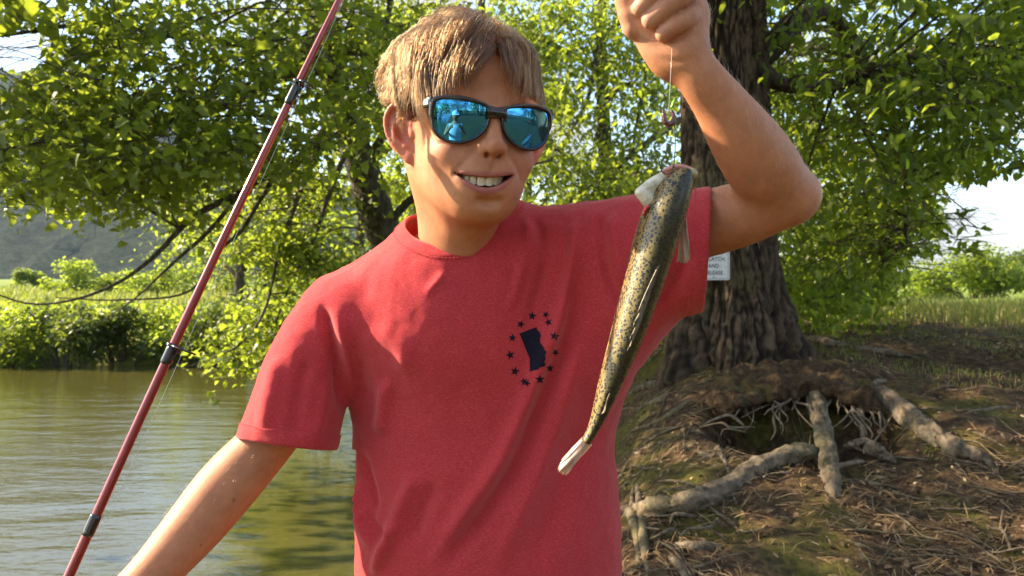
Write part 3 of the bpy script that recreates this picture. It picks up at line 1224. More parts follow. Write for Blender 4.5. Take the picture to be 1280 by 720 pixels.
# ================================================================== leaning tree over the water
LB = P(500, 400, 8.9)
LB[2] = float(ground_z(LB[0], LB[1], False)) - 0.1
lt = Tree('river_tree', 'leaning grey tree whose branches hang over the river', tuple(LB), seed=12)
lt.limb([np.append(LB, 0.26), pd(492, 330, 8.8, 0.20), pd(478, 285, 8.7, 0.180), pd(455, 215, 8.5, 0.170), pd(432, 150, 8.4, 0.155), pd(415, 80, 8.3, 0.135), pd(395, -40, 8.2, 0.11), pd(380, -220, 8.1, 0.06)], 50, 18, M_BARK2, 'trunk', 0.10)
lt.limb([pd(462, 225, 8.5, 0.07), pd(470, 185, 8.4, 0.055), pd(492, 140, 8.3, 0.045), pd(480, 60, 8.2, 0.035), pd(500, -60, 8, 0.02)], 24, 10)
lt.limb([pd(432, 140, 8.4, 0.08), pd(395, 175, 8.0, 0.050), pd(365, 208, 7.6, 0.042), pd(330, 222, 7.3, 0.036), pd(290, 245, 7.0, 0.030), pd(240, 272, 6.8, 0.025), pd(195, 318, 6.6, 0.020), pd(150, 352, 6.4, 0.015), pd(95, 374, 6.2, 0.011), pd(40, 380, 6.1, 0.008), pd(-10, 366, 6.0, 0.005)], 46, 9)
lt.limb([pd(300, 240, 7.05, 0.022), pd(262, 288, 6.9, 0.017), pd(215, 330, 6.8, 0.012), pd(170, 372, 6.7, 0.008), pd(130, 400, 6.6, 0.004)], 26, 8)
lt.limb([pd(345, 216, 7.4, 0.026), pd(318, 262, 7.3, 0.020), pd(300, 290, 7.2, 0.018), pd(268, 318, 7.1, 0.014), pd(235, 365, 7.0, 0.011), pd(150, 375, 6.9, 0.008), pd(70, 372, 6.8, 0.005)], 30, 8)
lt.limb([pd(400, 185, 8.0, 0.04), pd(380, 225, 7.8, 0.030), pd(362, 275, 7.6, 0.024), pd(345, 330, 7.4, 0.018), pd(330, 390, 7.2, 0.013), pd(300, 430, 7.1, 0.010), pd(255, 452, 7.0, 0.006), pd(215, 462, 6.9, 0.003)], 34, 8)
lt.limb([pd(432, 190, 8.3, 0.03), pd(412, 240, 8.1, 0.022), pd(392, 300, 7.9, 0.018), pd(365, 350, 7.8, 0.013), pd(340, 420, 7.7, 0.008), pd(330, 470, 7.6, 0.004)], 30, 8)
lt.limb([pd(420, 90, 8.3, 0.07), pd(330, 60, 7.4, 0.045), pd(220, 45, 6.6, 0.030), pd(120, 30, 6.0, 0.020), pd(0, 45, 5.4, 0.010)], 30, 9)
lt.limb([pd(410, 40, 8.2, 0.07), pd(310, 120, 7.2, 0.040), pd(200, 150, 6.4, 0.028), pd(90, 170, 5.8, 0.016), pd(-10, 190, 5.3, 0.008)], 30, 9)
lt.limb([pd(398, -30, 8.2, 0.07), pd(300, -60, 7.2, 0.05), pd(180, -40, 6.4, 0.03), pd(60, -20, 5.8, 0.02)], 24, 9)
lt.limb([pd(478, 290, 8.7, 0.05), pd(520, 245, 8.6, 0.04), pd(600, 220, 8.6, 0.025), pd(690, 200, 8.7, 0.012)], 20, 8)


def window_left(pos, px, py):
    px, py = np.asarray(px, float), np.asarray(py, float)
    sky_ = (((px - 22) / 34) ** 2 + ((py - 62) / 26) ** 2 < 1) | (pnoise(np.stack([px, py, 0 * px], -1), 0.030, 7) > 0.50) & (px < 300) & (py < 200)
    hill = (px < 150) & (py > 268 + 0.2 * px + 18 * np.sin(px * 0.09)) & (py < 500)
    low = (px < 330) & (py > 330) & (py < 520) & (px < 330 - 0.9 * (py - 330))
    return sky_ | hill | low | ((py > 500) & (px > 0))


lt.cut = window_left
fill(lt, [(120, 90, 220, 100, 4.8, 7.0, 58), (300, 90, 190, 120, 5.5, 8.3, 56), (90, 205, 140, 75, 5.0, 7.2, 58), (230, 190, 150, 70, 5.5, 7.4, 34), (430, 60, 110, 110, 6.5, 8.6, 36)], 0.44, 66, 0.078)
fill(lt, [(330, 270, 110, 70, 7.0, 9.2, 46), (370, 370, 100, 80, 7.2, 9.0, 56), (290, 430, 80, 40, 6.9, 7.8, 20), (400, 440, 70, 50, 7.4, 8.6, 24)], 0.28, 80, 0.064)
fill(lt, [(200, -200, 400, 150, 5, 8, 60), (-150, 60, 130, 200, 4.8, 7, 40)], 0.45, 60, 0.11, 3)
for _ in range(150):                               # unseen leaf clumps added beyond the left edge to shade the bank
    cc_ = np.array([lt.r.uniform(-6.5, -1.8), lt.r.uniform(3.3, 6.8), lt.r.uniform(2.7, 6.0)])
    ex_, ey_ = to_px(cc_)
    if ex_ < -90 or ey_ < -110:
        lt.clump(cc_, 0.5, 34, 0.135, 2)
lt.finish(0, M_LEAF2, 0.55, 300, cut=window_left, gap=(0.20, 0.05))

# ================================================================== trees standing behind the boy
for k, (px, d, lab, se) in enumerate([(735, 11.5, 'slender tree with bright sunlit leaves between the boy and his raised fist', 21), (585, 12.5, 'leafy tree directly behind the boy\'s hair', 22)]):
    bs = P(px, 420, d)
    bs[2] = float(ground_z(bs[0], bs[1], False)) - 0.05
    tr = Tree('young_tree', lab, tuple(bs), 'trees behind the boy', seed=se)
    top = bs + np.array([0.3, 0, 6.5])
    tr.limb([np.append(bs, 0.13), np.append(lerp(bs, top, 0.3) + np.array([0.15, 0, 0]), 0.10), np.append(lerp(bs, top, 0.65), 0.07), np.append(top, 0.03)], 30, 10, M_BARK2, 'trunk')
    for j in range(9):
        a0 = lerp(bs, top, 0.22 + 0.08 * j)
        an = 2.4 * j + k
        e = a0 + np.array([math.cos(an) * 1.7, math.sin(an) * 1.2, 0.7 - 0.08 * j])
        tr.limb([np.append(a0, 0.045), np.append(lerp(a0, e, 0.5) + np.array([0, 0, 0.25]), 0.03), np.append(e, 0.012)], 14, 7)
    if k == 0:
        tr.limb([pd(640, 330, 10.8, 0.012), pd(700, 262, 10.6, 0.025), pd(750, 225, 10.6, 0.032), pd(800, 185, 10.8, 0.04), pd(850, 150, 11.2, 0.05)], 24, 8)
        tr.limb([pd(690, 200, 10.6, 0.010), pd(728, 140, 10.6, 0.022), pd(742, 90, 10.8, 0.028), pd(748, 20, 11.2, 0.035)], 20, 8)
        tr.limb([pd(790, 190, 10.6, 0.010), pd(800, 130, 10.8, 0.022), pd(812, 60, 11.0, 0.03)], 20, 8)
    reg = [(740, 130, 120, 150, 9.6, 12.5, 95), (760, 260, 90, 60, 9.6, 12, 30), (800, 60, 70, 80, 10, 12, 20)] if k == 0 else [(560, 120, 130, 150, 10.5, 14, 80), (520, 230, 80, 70, 10.5, 13, 26), (640, 60, 90, 90, 10.5, 13, 30)]
    fill(tr, reg, 0.42, 112, 0.092)
    fill(tr, [(reg[0][0], -180, 160, 140, reg[0][4], reg[0][5], 26)], 0.5, 80, 0.12, 3)
    tr.finish(1, M_LEAF2, 0.6, 0, gap=(0.20, 0.05))

# ================================================================== woodland edge behind, each tree on its own trunk
EDGE = [(300, 17.5, 3.2, 'round green tree behind the overhanging branches'), (450, 16.0, 4.5, 'bushy tree in the gap left of the boy\'s neck'), (880, 15.5, 5.0, 'dark tree behind the massive trunk'),
        (1010, 14.0, 4.2, 'shady tree right of the massive trunk'), (1105, 15.0, 3.0, 'low leafy tree at the edge of the meadow'), (660, 18.0, 6.0, 'tall tree far behind the boy')]
for k, (px, d, hgt, lab) in enumerate(EDGE):
    bs = P(px, 400, d)
    bs[2] = float(ground_z(bs[0], bs[1], False)) - 0.05
    tr = Tree('wood_edge_tree', lab, tuple(bs), 'trees at the edge of the wood', seed=40 + k)
    top = bs + np.array([0.2, 0, hgt])
    tr.limb([np.append(bs, 0.14), np.append(lerp(bs, top, 0.5) + np.array([-0.1, 0, 0]), 0.10), np.append(top, 0.04)], 18, 9, M_BARK2, 'trunk')
    for j in range(6):
        a0 = lerp(bs, top, 0.3 + 0.1 * j)
        an = 2.4 * j + k
        e = a0 + np.array([math.cos(an) * 1.6, math.sin(an) * 1.2, 0.5])
        tr.limb([np.append(a0, 0.05), np.append(lerp(a0, e, 0.5) + np.array([0, 0, 0.2]), 0.03), np.append(e, 0.012)], 12, 6)
    r = tr.r
    for _ in range(64):
        u = nrm(r.normal(size=3)) * r.random() ** 0.4
        c = bs + np.array([0.1, 0, hgt * 0.58]) + u * np.array([1.9, 1.5, hgt * 0.55])
        tr.clump(c, 0.45, 62, 0.13, 3, reach=1.6)
    tr.finish(1, [M_LEAF2, M_LEAF, M_LEAF3][k % 3], 0.5, 0, gap=(0.2, 0.05), cut=lambda p, x, y: window_left(p, x, y) | window_right(p, x, y))

# ================================================================== far bank shrubs, field bushes, meadow trees


def shrub(name, label, base, rx, ry, rz, n, size, mat, seed, group, cat='shrub', stem=True, kind=1):
    o = thing(name, label, cat, group, loc=tuple(base))
    r = np.random.default_rng(seed)
    nb = 9 + int(rx * 4)
    cs = np.stack([r.uniform(-0.8, 0.8, nb) * rx, r.uniform(-0.7, 0.7, nb) * ry, rz * r.uniform(0.25, 0.95, nb)], 1)
    cs[:, 2] *= np.sqrt(np.clip(1.1 - (cs[:, 0] / rx) ** 2, 0.2, 1))
    k = r.integers(0, nb, n)
    u = nrm(r.normal(size=(n, 3))) * (r.random((n, 1)) ** 0.45)
    p = cs[k] + u * np.array([rx * 0.36, ry * 0.4, rz * 0.30])
    p = p[p[:, 2] > 0.0]
    n = len(p)
    fr_ = leaf_frames(n, r, 0.35, 1.3)
    tone = np.clip(0.5 + 0.22 * r.normal(size=n) + 0.4 * pnoise(p, 1.5 / max(rx, 0.5), seed), 0, 1)
    lv = leaves_mesh('foliage', p, fr_, size * r.uniform(0.6, 1.3, n), tone, kind, mat, o)
    lv['kind'] = 'stuff'
    mb = MB()
    for j in range(nb):
        q = spline(np.array([[cs[j, 0] * 0.25, cs[j, 1] * 0.25, -0.1], [cs[j, 0] * 0.5, cs[j, 1] * 0.5, cs[j, 2] * 0.6], cs[j]]), 7)
        v, f = tube_geo(q, np.linspace(0.02, 0.008, 7) * max(1, rx), 5, False)
        mb.add(v, f)
    mb.build('stems', M_TWIG, o)
    return o


WHERE = ['at the left edge of the picture', 'second from the left edge', 'left of the fishing rod', 'behind the fishing rod', 'right of the fishing rod', 'behind the hanging leaves', 'nearest the boy\'s shoulder']
for k, px in enumerate([-90, 5, 75, 150, 225, 300, 385]):
    d = 14.15 + 0.25 * math.sin(k * 2.3)
    b0 = P(px, 455, d)
    b0[1] = d + 0.08 * (b0[0] + 6) + 0.25
    b0[2] = max(WZ, float(ground_z(b0[0], b0[1], False)) - 0.15)
    shrub('riverside_shrub', 'dense green shrub overhanging the far waterline, ' + WHERE[k], b0, 1.0, 0.8, 1.04 + 0.08 * math.sin(k * 1.7), 3000, 0.10, [M_LEAF3, M_LEAF, M_LEAF3][k % 3], 60 + k, 'shrubs along the far bank')  # darker leaf colour on most of them stands in for shade from the trees
# rough herbage on top of the far bank
r = np.random.default_rng(77)
n = 5200
p = np.stack([r.uniform(-13, -2.6, n), r.uniform(16.4, 23, n), np.zeros(n)], 1)
p[:, 2] = ground_z(p[:, 0], p[:, 1], False) + r.uniform(0.0, 0.22, n)
hb = leaves_mesh('bank_herbage', p, leaf_frames(n, r, -0.5, 1.4), r.uniform(0.10, 0.22, n), r.random(n), 1, M_LEAF2, None)
tag(hb, 'bright sunlit herbage on top of the far bank', 'herbage', kind='stuff')
for k, (px, d, rx, rz, lab) in enumerate([(92, 42, 1.6, 1.7, 'pale round bush in the sunny field, taller one'), (142, 44, 1.5, 1.1, 'low round bush in the sunny field beside a taller one'), (200, 40, 1.8, 1.5, 'field bush just left of the fishing rod'), (262, 43, 2.2, 1.9, 'field bush showing through branches right of the rod'), (36, 58, 1.2, 1.5, 'smallest bush of the field, far left')]):
    b0 = P(px, 350, d)
    b0[2] = float(ground_z(b0[0], b0[1], False)) - 0.05
    shrub('field_bush', lab, b0, rx, rx * 0.8, rz, 2200, 0.20, M_LEAF2 if k % 2 else M_LEAF, 90 + k, 'bushes in the field')
for k, (px, d, rx, rz, lab, m) in enumerate([(1222, 34, 2.3, 2.1, 'pale green rounded tree in the meadow on the right', M_LEAF2), (1165, 37, 1.3, 1.2, 'small meadow bush left of the pale rounded tree', M_LEAF), (1300, 80, 5.0, 4.6, 'dark distant tree at the right edge of the picture', M_LEAF3)]):
    b0 = P(px, 380, d)
    b0[2] = float(ground_z(b0[0], b0[1], False)) - 0.1
    shrub('meadow_tree', lab, b0, rx, rx * 0.8, rz, 5200 if k != 1 else 2000, 0.20 if k < 2 else 0.5, m, 120 + k, 'trees in the meadow', 'tree')

# ================================================================== litter, straw, twigs, grass on the bank
def gpos(x, y):
    return np.stack([x, y, ground_z(x, y)], -1)


def gnormal(x, y, e=0.02):
    dx = (ground_z(x + e, y) - ground_z(x - e, y)) / (2 * e)
    dy = (ground_z(x, y + e) - ground_z(x, y - e)) / (2 * e)
    return nrm(np.stack([-dx, -dy, np.ones_like(dx)], -1))


def mat_vary(name, stops, rough=0.8, tr=0.0, trc=(0.4, 0.4, 0.1)):
    t = NT(name)
    sp = t.n('ShaderNodeSeparateColor')
    t.link(t.attr('Col').outputs['Color'], sp.inputs[0])
    c = t.ramp(sp.outputs[0], stops)
    n1 = t.noise(60, 3, 0.6, t.coord('Object'))
    c = t.mix(0.5, c, t.ramp(n1.outputs['Fac'], [(0.3, (0.6, 0.6, 0.6)), (0.7, (1.25, 1.25, 1.25))]), 'MULTIPLY')
    b = t.bsdf(c, rough, Specular_IOR_Level=0.25)
    if not tr:
        return t.done(b)
    tb = t.n('ShaderNodeBsdfTranslucent')
    tb.inputs['Color'].default_value = (*trc, 1)
    m = t.n('ShaderNodeMixShader')
    m.inputs[0].default_value = tr
    t.link(b.outputs[0], m.inputs[1])
    t.link(tb.outputs[0], m.inputs[2])
    return t.done(m)


M_LITTER = mat_vary('leaf_litter', [(0.0, (0.045, 0.024, 0.012)), (0.4, (0.105, 0.060, 0.030)), (0.75, (0.22, 0.135, 0.070)), (1.0, (0.42, 0.30, 0.17))])
M_STRAW = mat_vary('straw', [(0.0, (0.07, 0.040, 0.018)), (0.5, (0.17, 0.102, 0.046)), (1.0, (0.40, 0.28, 0.14))], 0.6)
M_GRASS = mat_vary('grass_blade', [(0.0, (0.09, 0.12, 0.02)), (0.6, (0.16, 0.20, 0.035)), (1.0, (0.36, 0.30, 0.12))], 0.5, 0.35, (0.40, 0.44, 0.06))
r = np.random.default_rng(501)


def bank_xy(n, dens=None):
    """points on the visible bank, thinning with distance"""
    out = []
    while sum(len(o) for o in out) < n:
        y = 2.2 + 7.0 * r.random(3 * n) ** 1.8
        x = r.uniform(-0.1, 1.0, 3 * n) * (0.75 * y) + 0.05 * y
        k = (x > shore(y) + 0.25) & (np.hypot(x - TX, y - TY) > 0.42)
        for hx, hy, dep, rx, ry in HOLLOWS[:2]:
            k &= ((x - hx) / rx) ** 2 + ((y - hy) / ry) ** 2 > 1.3
        k &= pnoise(np.stack([x, y, 0 * x], -1), 1.9, 47) + 0.35 * r.normal(size=len(x)) > -0.25
        out.append(np.stack([x[k], y[k]], 1))
    return np.concatenate(out)[:n].T


n = 12500
x, y = bank_xy(n)
p = gpos(x, y) + np.array([0, 0, 0.004])
nn = gnormal(x, y)
up = nrm(nn + 0.42 * r.normal(size=(n, 3)))
a0 = nrm(np.cross(up, r.normal(size=(n, 3))))
fr_ = np.stack([a0, np.cross(up, a0), up], 2)
tone = np.clip(r.beta(2, 2.2, n) + 0.25 * pnoise(p, 2.2, 31), 0, 1)
o = leaves_mesh('leaf_litter', p, fr_, 0.010 + 0.032 * r.random(n) ** 2, tone, 1, M_LITTER, None)
tag(o, 'dry brown leaf litter scattered over the sloping bank', 'leaf litter', kind='stuff')

# straw and needles lying in drifts
n = 11000
x, y = bank_xy(n)
p = gpos(x, y)
k = (pnoise(p, 1.6, 35) + 0.5 * r.normal(size=n)) > -0.25
p, x, y = p[k], x[k], y[k]
n = len(p)
nn = gnormal(x, y)
th = r.normal(size=n) * 0.8 + 2.2 * pnoise(p, 0.9, 36)
d = np.stack([np.cos(th), np.sin(th), 0 * th], -1)
d = nrm(d - nn * np.sum(d * nn, -1, keepdims=True) + 0.16 * r.normal(size=(n, 3)))
sd = nrm(np.cross(nn, d))
L = r.uniform(0.03, 0.13, n)[:, None]
W = r.uniform(0.0008, 0.0022, n)[:, None]
m0 = p + nn * r.uniform(0.003, 0.018, (n, 1))
V = np.stack([m0 - d * L * 0.5 - sd * W, m0 - d * L * 0.5 + sd * W, m0 + nn * 0.006 + sd * W, m0 + nn * 0.006 - sd * W, m0 + d * L * 0.5 - nn * 0.003], 1)
b_ = (np.arange(n) * 5)[:, None]
F = np.concatenate([b_ + np.array([[0, 1, 2]]), b_ + np.array([[0, 2, 3]]), b_ + np.array([[3, 2, 4]])])
o = mesh_from('dry_straw', V.reshape(-1, 3), F, M_STRAW, smooth=False)
tn = np.clip(r.beta(2, 2, n), 0, 1)
set_col(o, np.repeat(np.stack([tn] * 3, 1), 5, axis=0))
tag(o, 'dry straw and needles strewn over the bank', 'straw', kind='stuff')

# twigs
mb = MB()
x, y = bank_xy(420)
for i in range(420):
    q = gpos(np.array([x[i]]), np.array([y[i]]))[0]
    an = r.uniform(0, 6.28)
    L = r.uniform(0.06, 0.32)
    dx = np.array([math.cos(an), math.sin(an)])
    pts = []
    for u in (-0.5, -0.15, 0.2, 0.5):
        xy = q[:2] + dx * L * u + r.normal(size=2) * 0.012
        pts.append([xy[0], xy[1], float(ground_z(xy[0], xy[1])) + r.uniform(0.004, 0.022)])
    rr = r.uniform(0.0022, 0.0065)
    v, f = tube_geo(spline(pts, 7), np.linspace(rr, rr * 0.5, 7), 5)
    mb.add(v, f)
o = mb.build('fallen_twigs', M_ROOT)
tag(o, 'thin fallen twigs lying on the bank', 'twigs', kind='stuff')


def blades(px_, py_, h, lean, wid, seed):
    """curved grass blades; returns verts, tris"""
    rr = np.random.default_rng(seed)
    n = len(px_)
    base = np.stack([px_, py_, ground_z(px_, py_) - 0.01], -1)
    an = rr.uniform(0, 6.28, n)
    d = np.stack([np.cos(an), np.sin(an), 0 * an], -1)
    s = np.stack([-np.sin(an), np.cos(an), 0 * an], -1)
    le = (lean * rr.uniform(0.3, 1.2, n))[:, None]
    hh = (h * rr.uniform(0.5, 1.2, n))[:, None]
    w = (wid * rr.uniform(0.7, 1.2, n))[:, None]
    up = np.array([0, 0, 1.0])
    m = base + up * hh * 0.55 + d * le * hh * 0.25
    t_ = base + up * hh * (1 - 0.3 * le) + d * le * hh
    V = np.stack([base - s * w, base + s * w, m - s * w * 0.8, m + s * w * 0.8, t_], 1)
    b_ = (np.arange(n) * 5)[:, None]
    F = np.concatenate([b_ + np.array([[0, 1, 3]]), b_ + np.array([[0, 3, 2]]), b_ + np.array([[2, 3, 4]])])
    return V.reshape(-1, 3), F


def grass(name, label, x, y, h, lean, wid, seed, dry=0.3):
    V, F = blades(x, y, h, lean, wid, seed)
    o = mesh_from(name, V, F, M_GRASS, smooth=False)
    rr = np.random.default_rng(seed + 1)
    tn = np.clip(rr.random(len(x)) * 0.7 + dry * rr.random(len(x)), 0, 1)
    set_col(o, np.repeat(np.stack([tn] * 3, 1), 5, axis=0))
    return tag(o, label, 'grass', kind='stuff')


# sparse turf on the level top of the bank, taller dry grass at its far edge
n = 9000
y = 4.3 + 8.5 * r.random(n) ** 1.3
x = r.uniform(0.30, 0.78, n) * y + 0.4
k = (pnoise(np.stack([x, y, 0 * x], -1), 1.3, 71) > -0.15) & (np.hypot(x - TX, y - TY) > 0.5)
grass('short_turf', 'short sparse grass on top of the bank', x[k], y[k], 0.06, 1.0, 0.0020, 600, 0.75)
n = 9000
y = r.uniform(7.5, 15, n)
x = r.uniform(0.20, 0.85, n) * y
grass('tall_dry_grass', 'taller dry grass at the far edge of the bank', x, y, 0.30, 0.6, 0.0035, 610, 0.9)
# one fresh tuft beside the trunk
c = P(958, 446, hit(958, 446))
n = 46
o = thing('grass_tuft', 'fresh bright green grass tuft at the foot of the trunk', 'grass', loc=(c[0], c[1], float(ground_z(c[0], c[1]))))
V, F = blades(c[0] + r.normal(size=n) * 0.035, c[1] + r.normal(size=n) * 0.03, 0.17, 0.9, 0.0035, 620)
g = mesh_from('blades', V - np.array([c[0], c[1], float(ground_z(c[0], c[1]))]), F, M_LEAF2, o, smooth=False)
set_col(g, np.full((len(V), 3), 0.9))
# leafy weeds low on the water side of the trunk
for k_, (px, py, h_, lab) in enumerate([(792, 440, 0.34, 'bright leafy weed left of the trunk foot'), (800, 408, 0.40, 'sunlit leafy sprig under the red sleeve'), (1162, 578, 0.07, 'tiny green seedling below the pale root')]):
    d_ = hit(px, py + 30) if k_ < 2 else hit(px, py)
    d_ = max(d_, 5.9) if k_ < 2 else d_
    c = P(px, py, d_)
    gz = float(ground_z(c[0], c[1]))
    o = thing('leafy_weed', lab, 'plant', loc=(c[0], c[1], gz))
    m_ = 60 if k_ < 2 else 12
    hh = max(c[2] - gz + 0.1, h_)
    pp_ = r.normal(size=(m_, 3)) * np.array([0.09, 0.07, 0.0]) * (1 if k_ < 2 else 0.2) + np.stack([0 * np.arange(m_), 0 * np.arange(m_), r.uniform(0.1, 1.0, m_) * hh], 1)
    lv = leaves_mesh('foliage', pp_, leaf_frames(m_, r, -0.1, 1.0), (0.07 if k_ < 2 else 0.025) * r.uniform(0.6, 1.2, m_), r.uniform(0.5, 1, m_), 1, M_LEAF2, o)
    mb = MB()
    for j in range(4):
        e = np.array([r.normal() * 0.06, r.normal() * 0.05, hh * r.uniform(0.7, 1)]) * (1 if k_ < 2 else np.array([0.2, 0.2, 1]))
        mb.tube(spline([(0, 0, -0.02), e * np.array([0.4, 0.4, 0.6]), e], 6), np.linspace(0.004, 0.002, 6) * (1 if k_ < 2 else 0.3), 5)
    mb.build('stems', M_GRASS, o)
# far field grass that catches the sun
n = 9000
y = 22 + 40 * r.random(n)
x = r.uniform(-0.70, -0.05, n) * y
V, F = blades(x, y, 0.5, 0.7, 0.03, 640)
o = mesh_from('field_grass', V, F, M_GRASS, smooth=False)
set_col(o, np.repeat(np.full((n, 3), 0.4), 5, axis=0))
tag(o, 'sunny yellow-green grass of the field across the river', 'grass', kind='stuff')

# ================================================================== sign on the trunk
SX, SY = 892.0, 325.0
sd_ = 5.12 - 0.385
sign = thing('fishing_sign', 'small white catch-and-release sign fixed to the trunk', 'sign', loc=tuple(P(SX, SY, sd_)))
sw_, sh_ = 40 * sd_ / FPX / 2, 50 * sd_ / FPX / 2


def rrect(w, h, rad, n=6):
    pts = []
    for cx, cz, a0 in ((w - rad, h - rad, 0), (-w + rad, h - rad, 90), (-w + rad, -h + rad, 180), (w - rad, -h + rad, 270)):
        for k in range(n + 1):
            a = R(a0 + 90 * k / n)
            pts.append((cx + rad * math.cos(a), cz + rad * math.sin(a)))
    return pts


t = NT('sign_white')
sn = t.noise(30, 4, 0.6, t.coord('Object'))
M_SIGN = t.done(t.bsdf(t.ramp(sn.outputs['Fac'], [(0.3, (0.52, 0.52, 0.48)), (0.7, (0.66, 0.66, 0.62))]), 0.4))
t = NT('sign_ink')
M_INK = t.done(t.bsdf((0.02, 0.02, 0.022), 0.5))
o2 = rrect(sw_, sh_, 0.012)
V = [(x, -0.0015, z) for x, z in o2] + [(x, 0.0015, z) for x, z in o2]
m = len(o2)
F = [list(range(m))[::-1], [m + i for i in range(m)]] + [[i, (i + 1) % m, m + (i + 1) % m, m + i] for i in range(m)]
mesh_from('plate', V, F, M_SIGN, sign, False)
oa, ob_ = rrect(sw_ - 0.0075, sh_ - 0.0075, 0.009), rrect(sw_ - 0.0098, sh_ - 0.0098, 0.007)
V = [(x, -0.0021, z) for x, z in oa] + [(x, -0.0021, z) for x, z in ob_]
F = [[i, m + i, m + (i + 1) % m, (i + 1) % m] for i in range(m)]
mesh_from('border', V, F, M_INK, sign, False)
for txt, py in (('FISHING', 316.0), ('IS CATCH', 324.0), ('AND', 332.6), ('RELEASE', 341.2)):
    cu = bpy.data.curves.new('lettering', 'FONT')
    cu.body = txt
    cu.align_x = 'CENTER'
    cu.align_y = 'CENTER'
    cu.size = 0.0325
    cu.space_character = 1.06
    cu.offset = 0.0006
    tmp = bpy.data.objects.new('tmp', cu)
    COL.objects.link(tmp)
    me = bpy.data.meshes.new_from_object(tmp.evaluated_get(bpy.context.evaluated_depsgraph_get()))
    bpy.data.objects.remove(tmp)
    lo_ = bpy.data.objects.new('lettering', me)
    COL.objects.link(lo_)
    me.materials.clear()
    me.materials.append(M_INK)
    lo_.parent = sign
    lo_.rotation_euler = (R(90), 0, 0)
    lo_.scale = (0.86, 1, 1)
    lo_.location = (0, -0.0023, (SY - py) * sd_ / FPX)
for dx in (-1, 1):
    pass
mb = MB()
for dz in (-1, 1):
    v, f = tube_geo([(0, 0.05, dz * (sh_ - 0.018)), (0, -0.0022, dz * (sh_ - 0.018)), (0, -0.0040, dz * (sh_ - 0.018))], [0.002, 0.004, 0.003], 10)
    part = mesh_from('nail', v, f, M_INK, sign)

# ================================================================== what stands behind the photographer (mirrored in the lenses)
for k, (x0, y0, h0, lab) in enumerate([(-3.0, -9.0, 5.0, 'round tree behind the photographer, left'), (0.8, -11.0, 6.5, 'tall tree behind the photographer, middle'), (5.0, -8.5, 5.5, 'broad tree behind the photographer, right'), (9.5, -3.0, 6.0, 'broad tree on the bank beside the photographer')]):
    b0 = (x0, y0, float(ground_z(x0, y0, False)) - 0.1)
    shrub('rear_tree', lab, b0, 2.4, 2.0, h0, 2600, 0.26, [M_LEAF, M_LEAF3][k % 2], 700 + k, 'trees behind the photographer', 'tree')

# ================================================================== the boy
HEAD_POS = np.array([-0.0480, 0.885, 1.4165])
_yaw, _pit, _rol = R(19), R(5.5), R(2.2)
HEAD_M = np.array((Matrix.Rotation(_rol, 3, 'Y') @ Matrix.Rotation(_yaw, 3, 'Z') @ Matrix.Rotation(_pit, 3, 'X')))


def H2W(p):
    return np.asarray(p) @ HEAD_M.T + HEAD_POS


def W2H(p):
    return (np.asarray(p) - HEAD_POS) @ HEAD_M


def mat_skin():
    t = NT('skin')
    col = t.attr('Col').outputs['Color']
    vec = t.coord('Object')
    n1 = t.noise(900, 3, 0.6, vec)
    n2 = t.noise(62, 5, 0.65, vec)
    c = t.mix(0.5, col, t.ramp(n2.outputs['Fac'], [(0.32, (0.70, 0.60, 0.56)), (0.68, (1.16, 1.16, 1.14))]), 'MULTIPLY')
    n3 = t.noise(330, 2, 0.5, vec)
    c = t.mix(t.ramp(n3.outputs['Fac'], [(0.66, (0, 0, 0)), (0.74, (0.30, 0.30, 0.30))]), c, (0.26, 0.10, 0.05))
    rr = t.ramp(n1.outputs['Fac'], [(0.3, (0.46,) * 3), (0.7, (0.64,) * 3)])
    b = t.bsdf(c, rr, Subsurface_Weight=0.16, Subsurface_Scale=0.005, Specular_IOR_Level=0.32)
    b.inputs['Subsurface Radius'].default_value = (1.0, 0.35, 0.18)
    t.bump(n1.outputs['Fac'], 0.35, 0.0008, b)
    return t.done(b)


M_SKIN = mat_skin()
person = thing('person', 'boy in red t-shirt and mirrored sunglasses holding up a trout', 'person', loc=(0, 0.95, 0))
bpy.context.view_layer.update()


def to_person(ob):
    ob.parent = person
    ob.matrix_parent_inverse = Matrix.Translation(-Vector(person.location))
    return ob


SKIN = np.array([0.465, 0.200, 0.098])
SKIN_R = np.array([0.50, 0.185, 0.120])
LIP = np.array([0.35, 0.105, 0.088])
body_parts = []                       # (verts, faces, colours) joined into one body mesh

# ---------------------------------------------------------------- head and neck (head frame: face towards -Y)
NECK_W = P(572, 345, 0.955)
NECK_H = W2H(NECK_W)
MOUTH_W, MZ, MX0 = 0.0338, -0.0462, -0.0042


def mouth_y(x):
    x = x - MX0
    return -0.0895 + 9.5 * x * x + 3000 * x ** 4 * 0.3


def zu(x):
    x = x - MX0
    s = x / MOUTH_W
    return MZ + 0.0002 + 0.0036 * s * s + 0.055 * x


def zl(x):
    x = x - MX0
    s = x / MOUTH_W
    return MZ - 0.0102 + 0.0140 * s * s + 0.055 * x


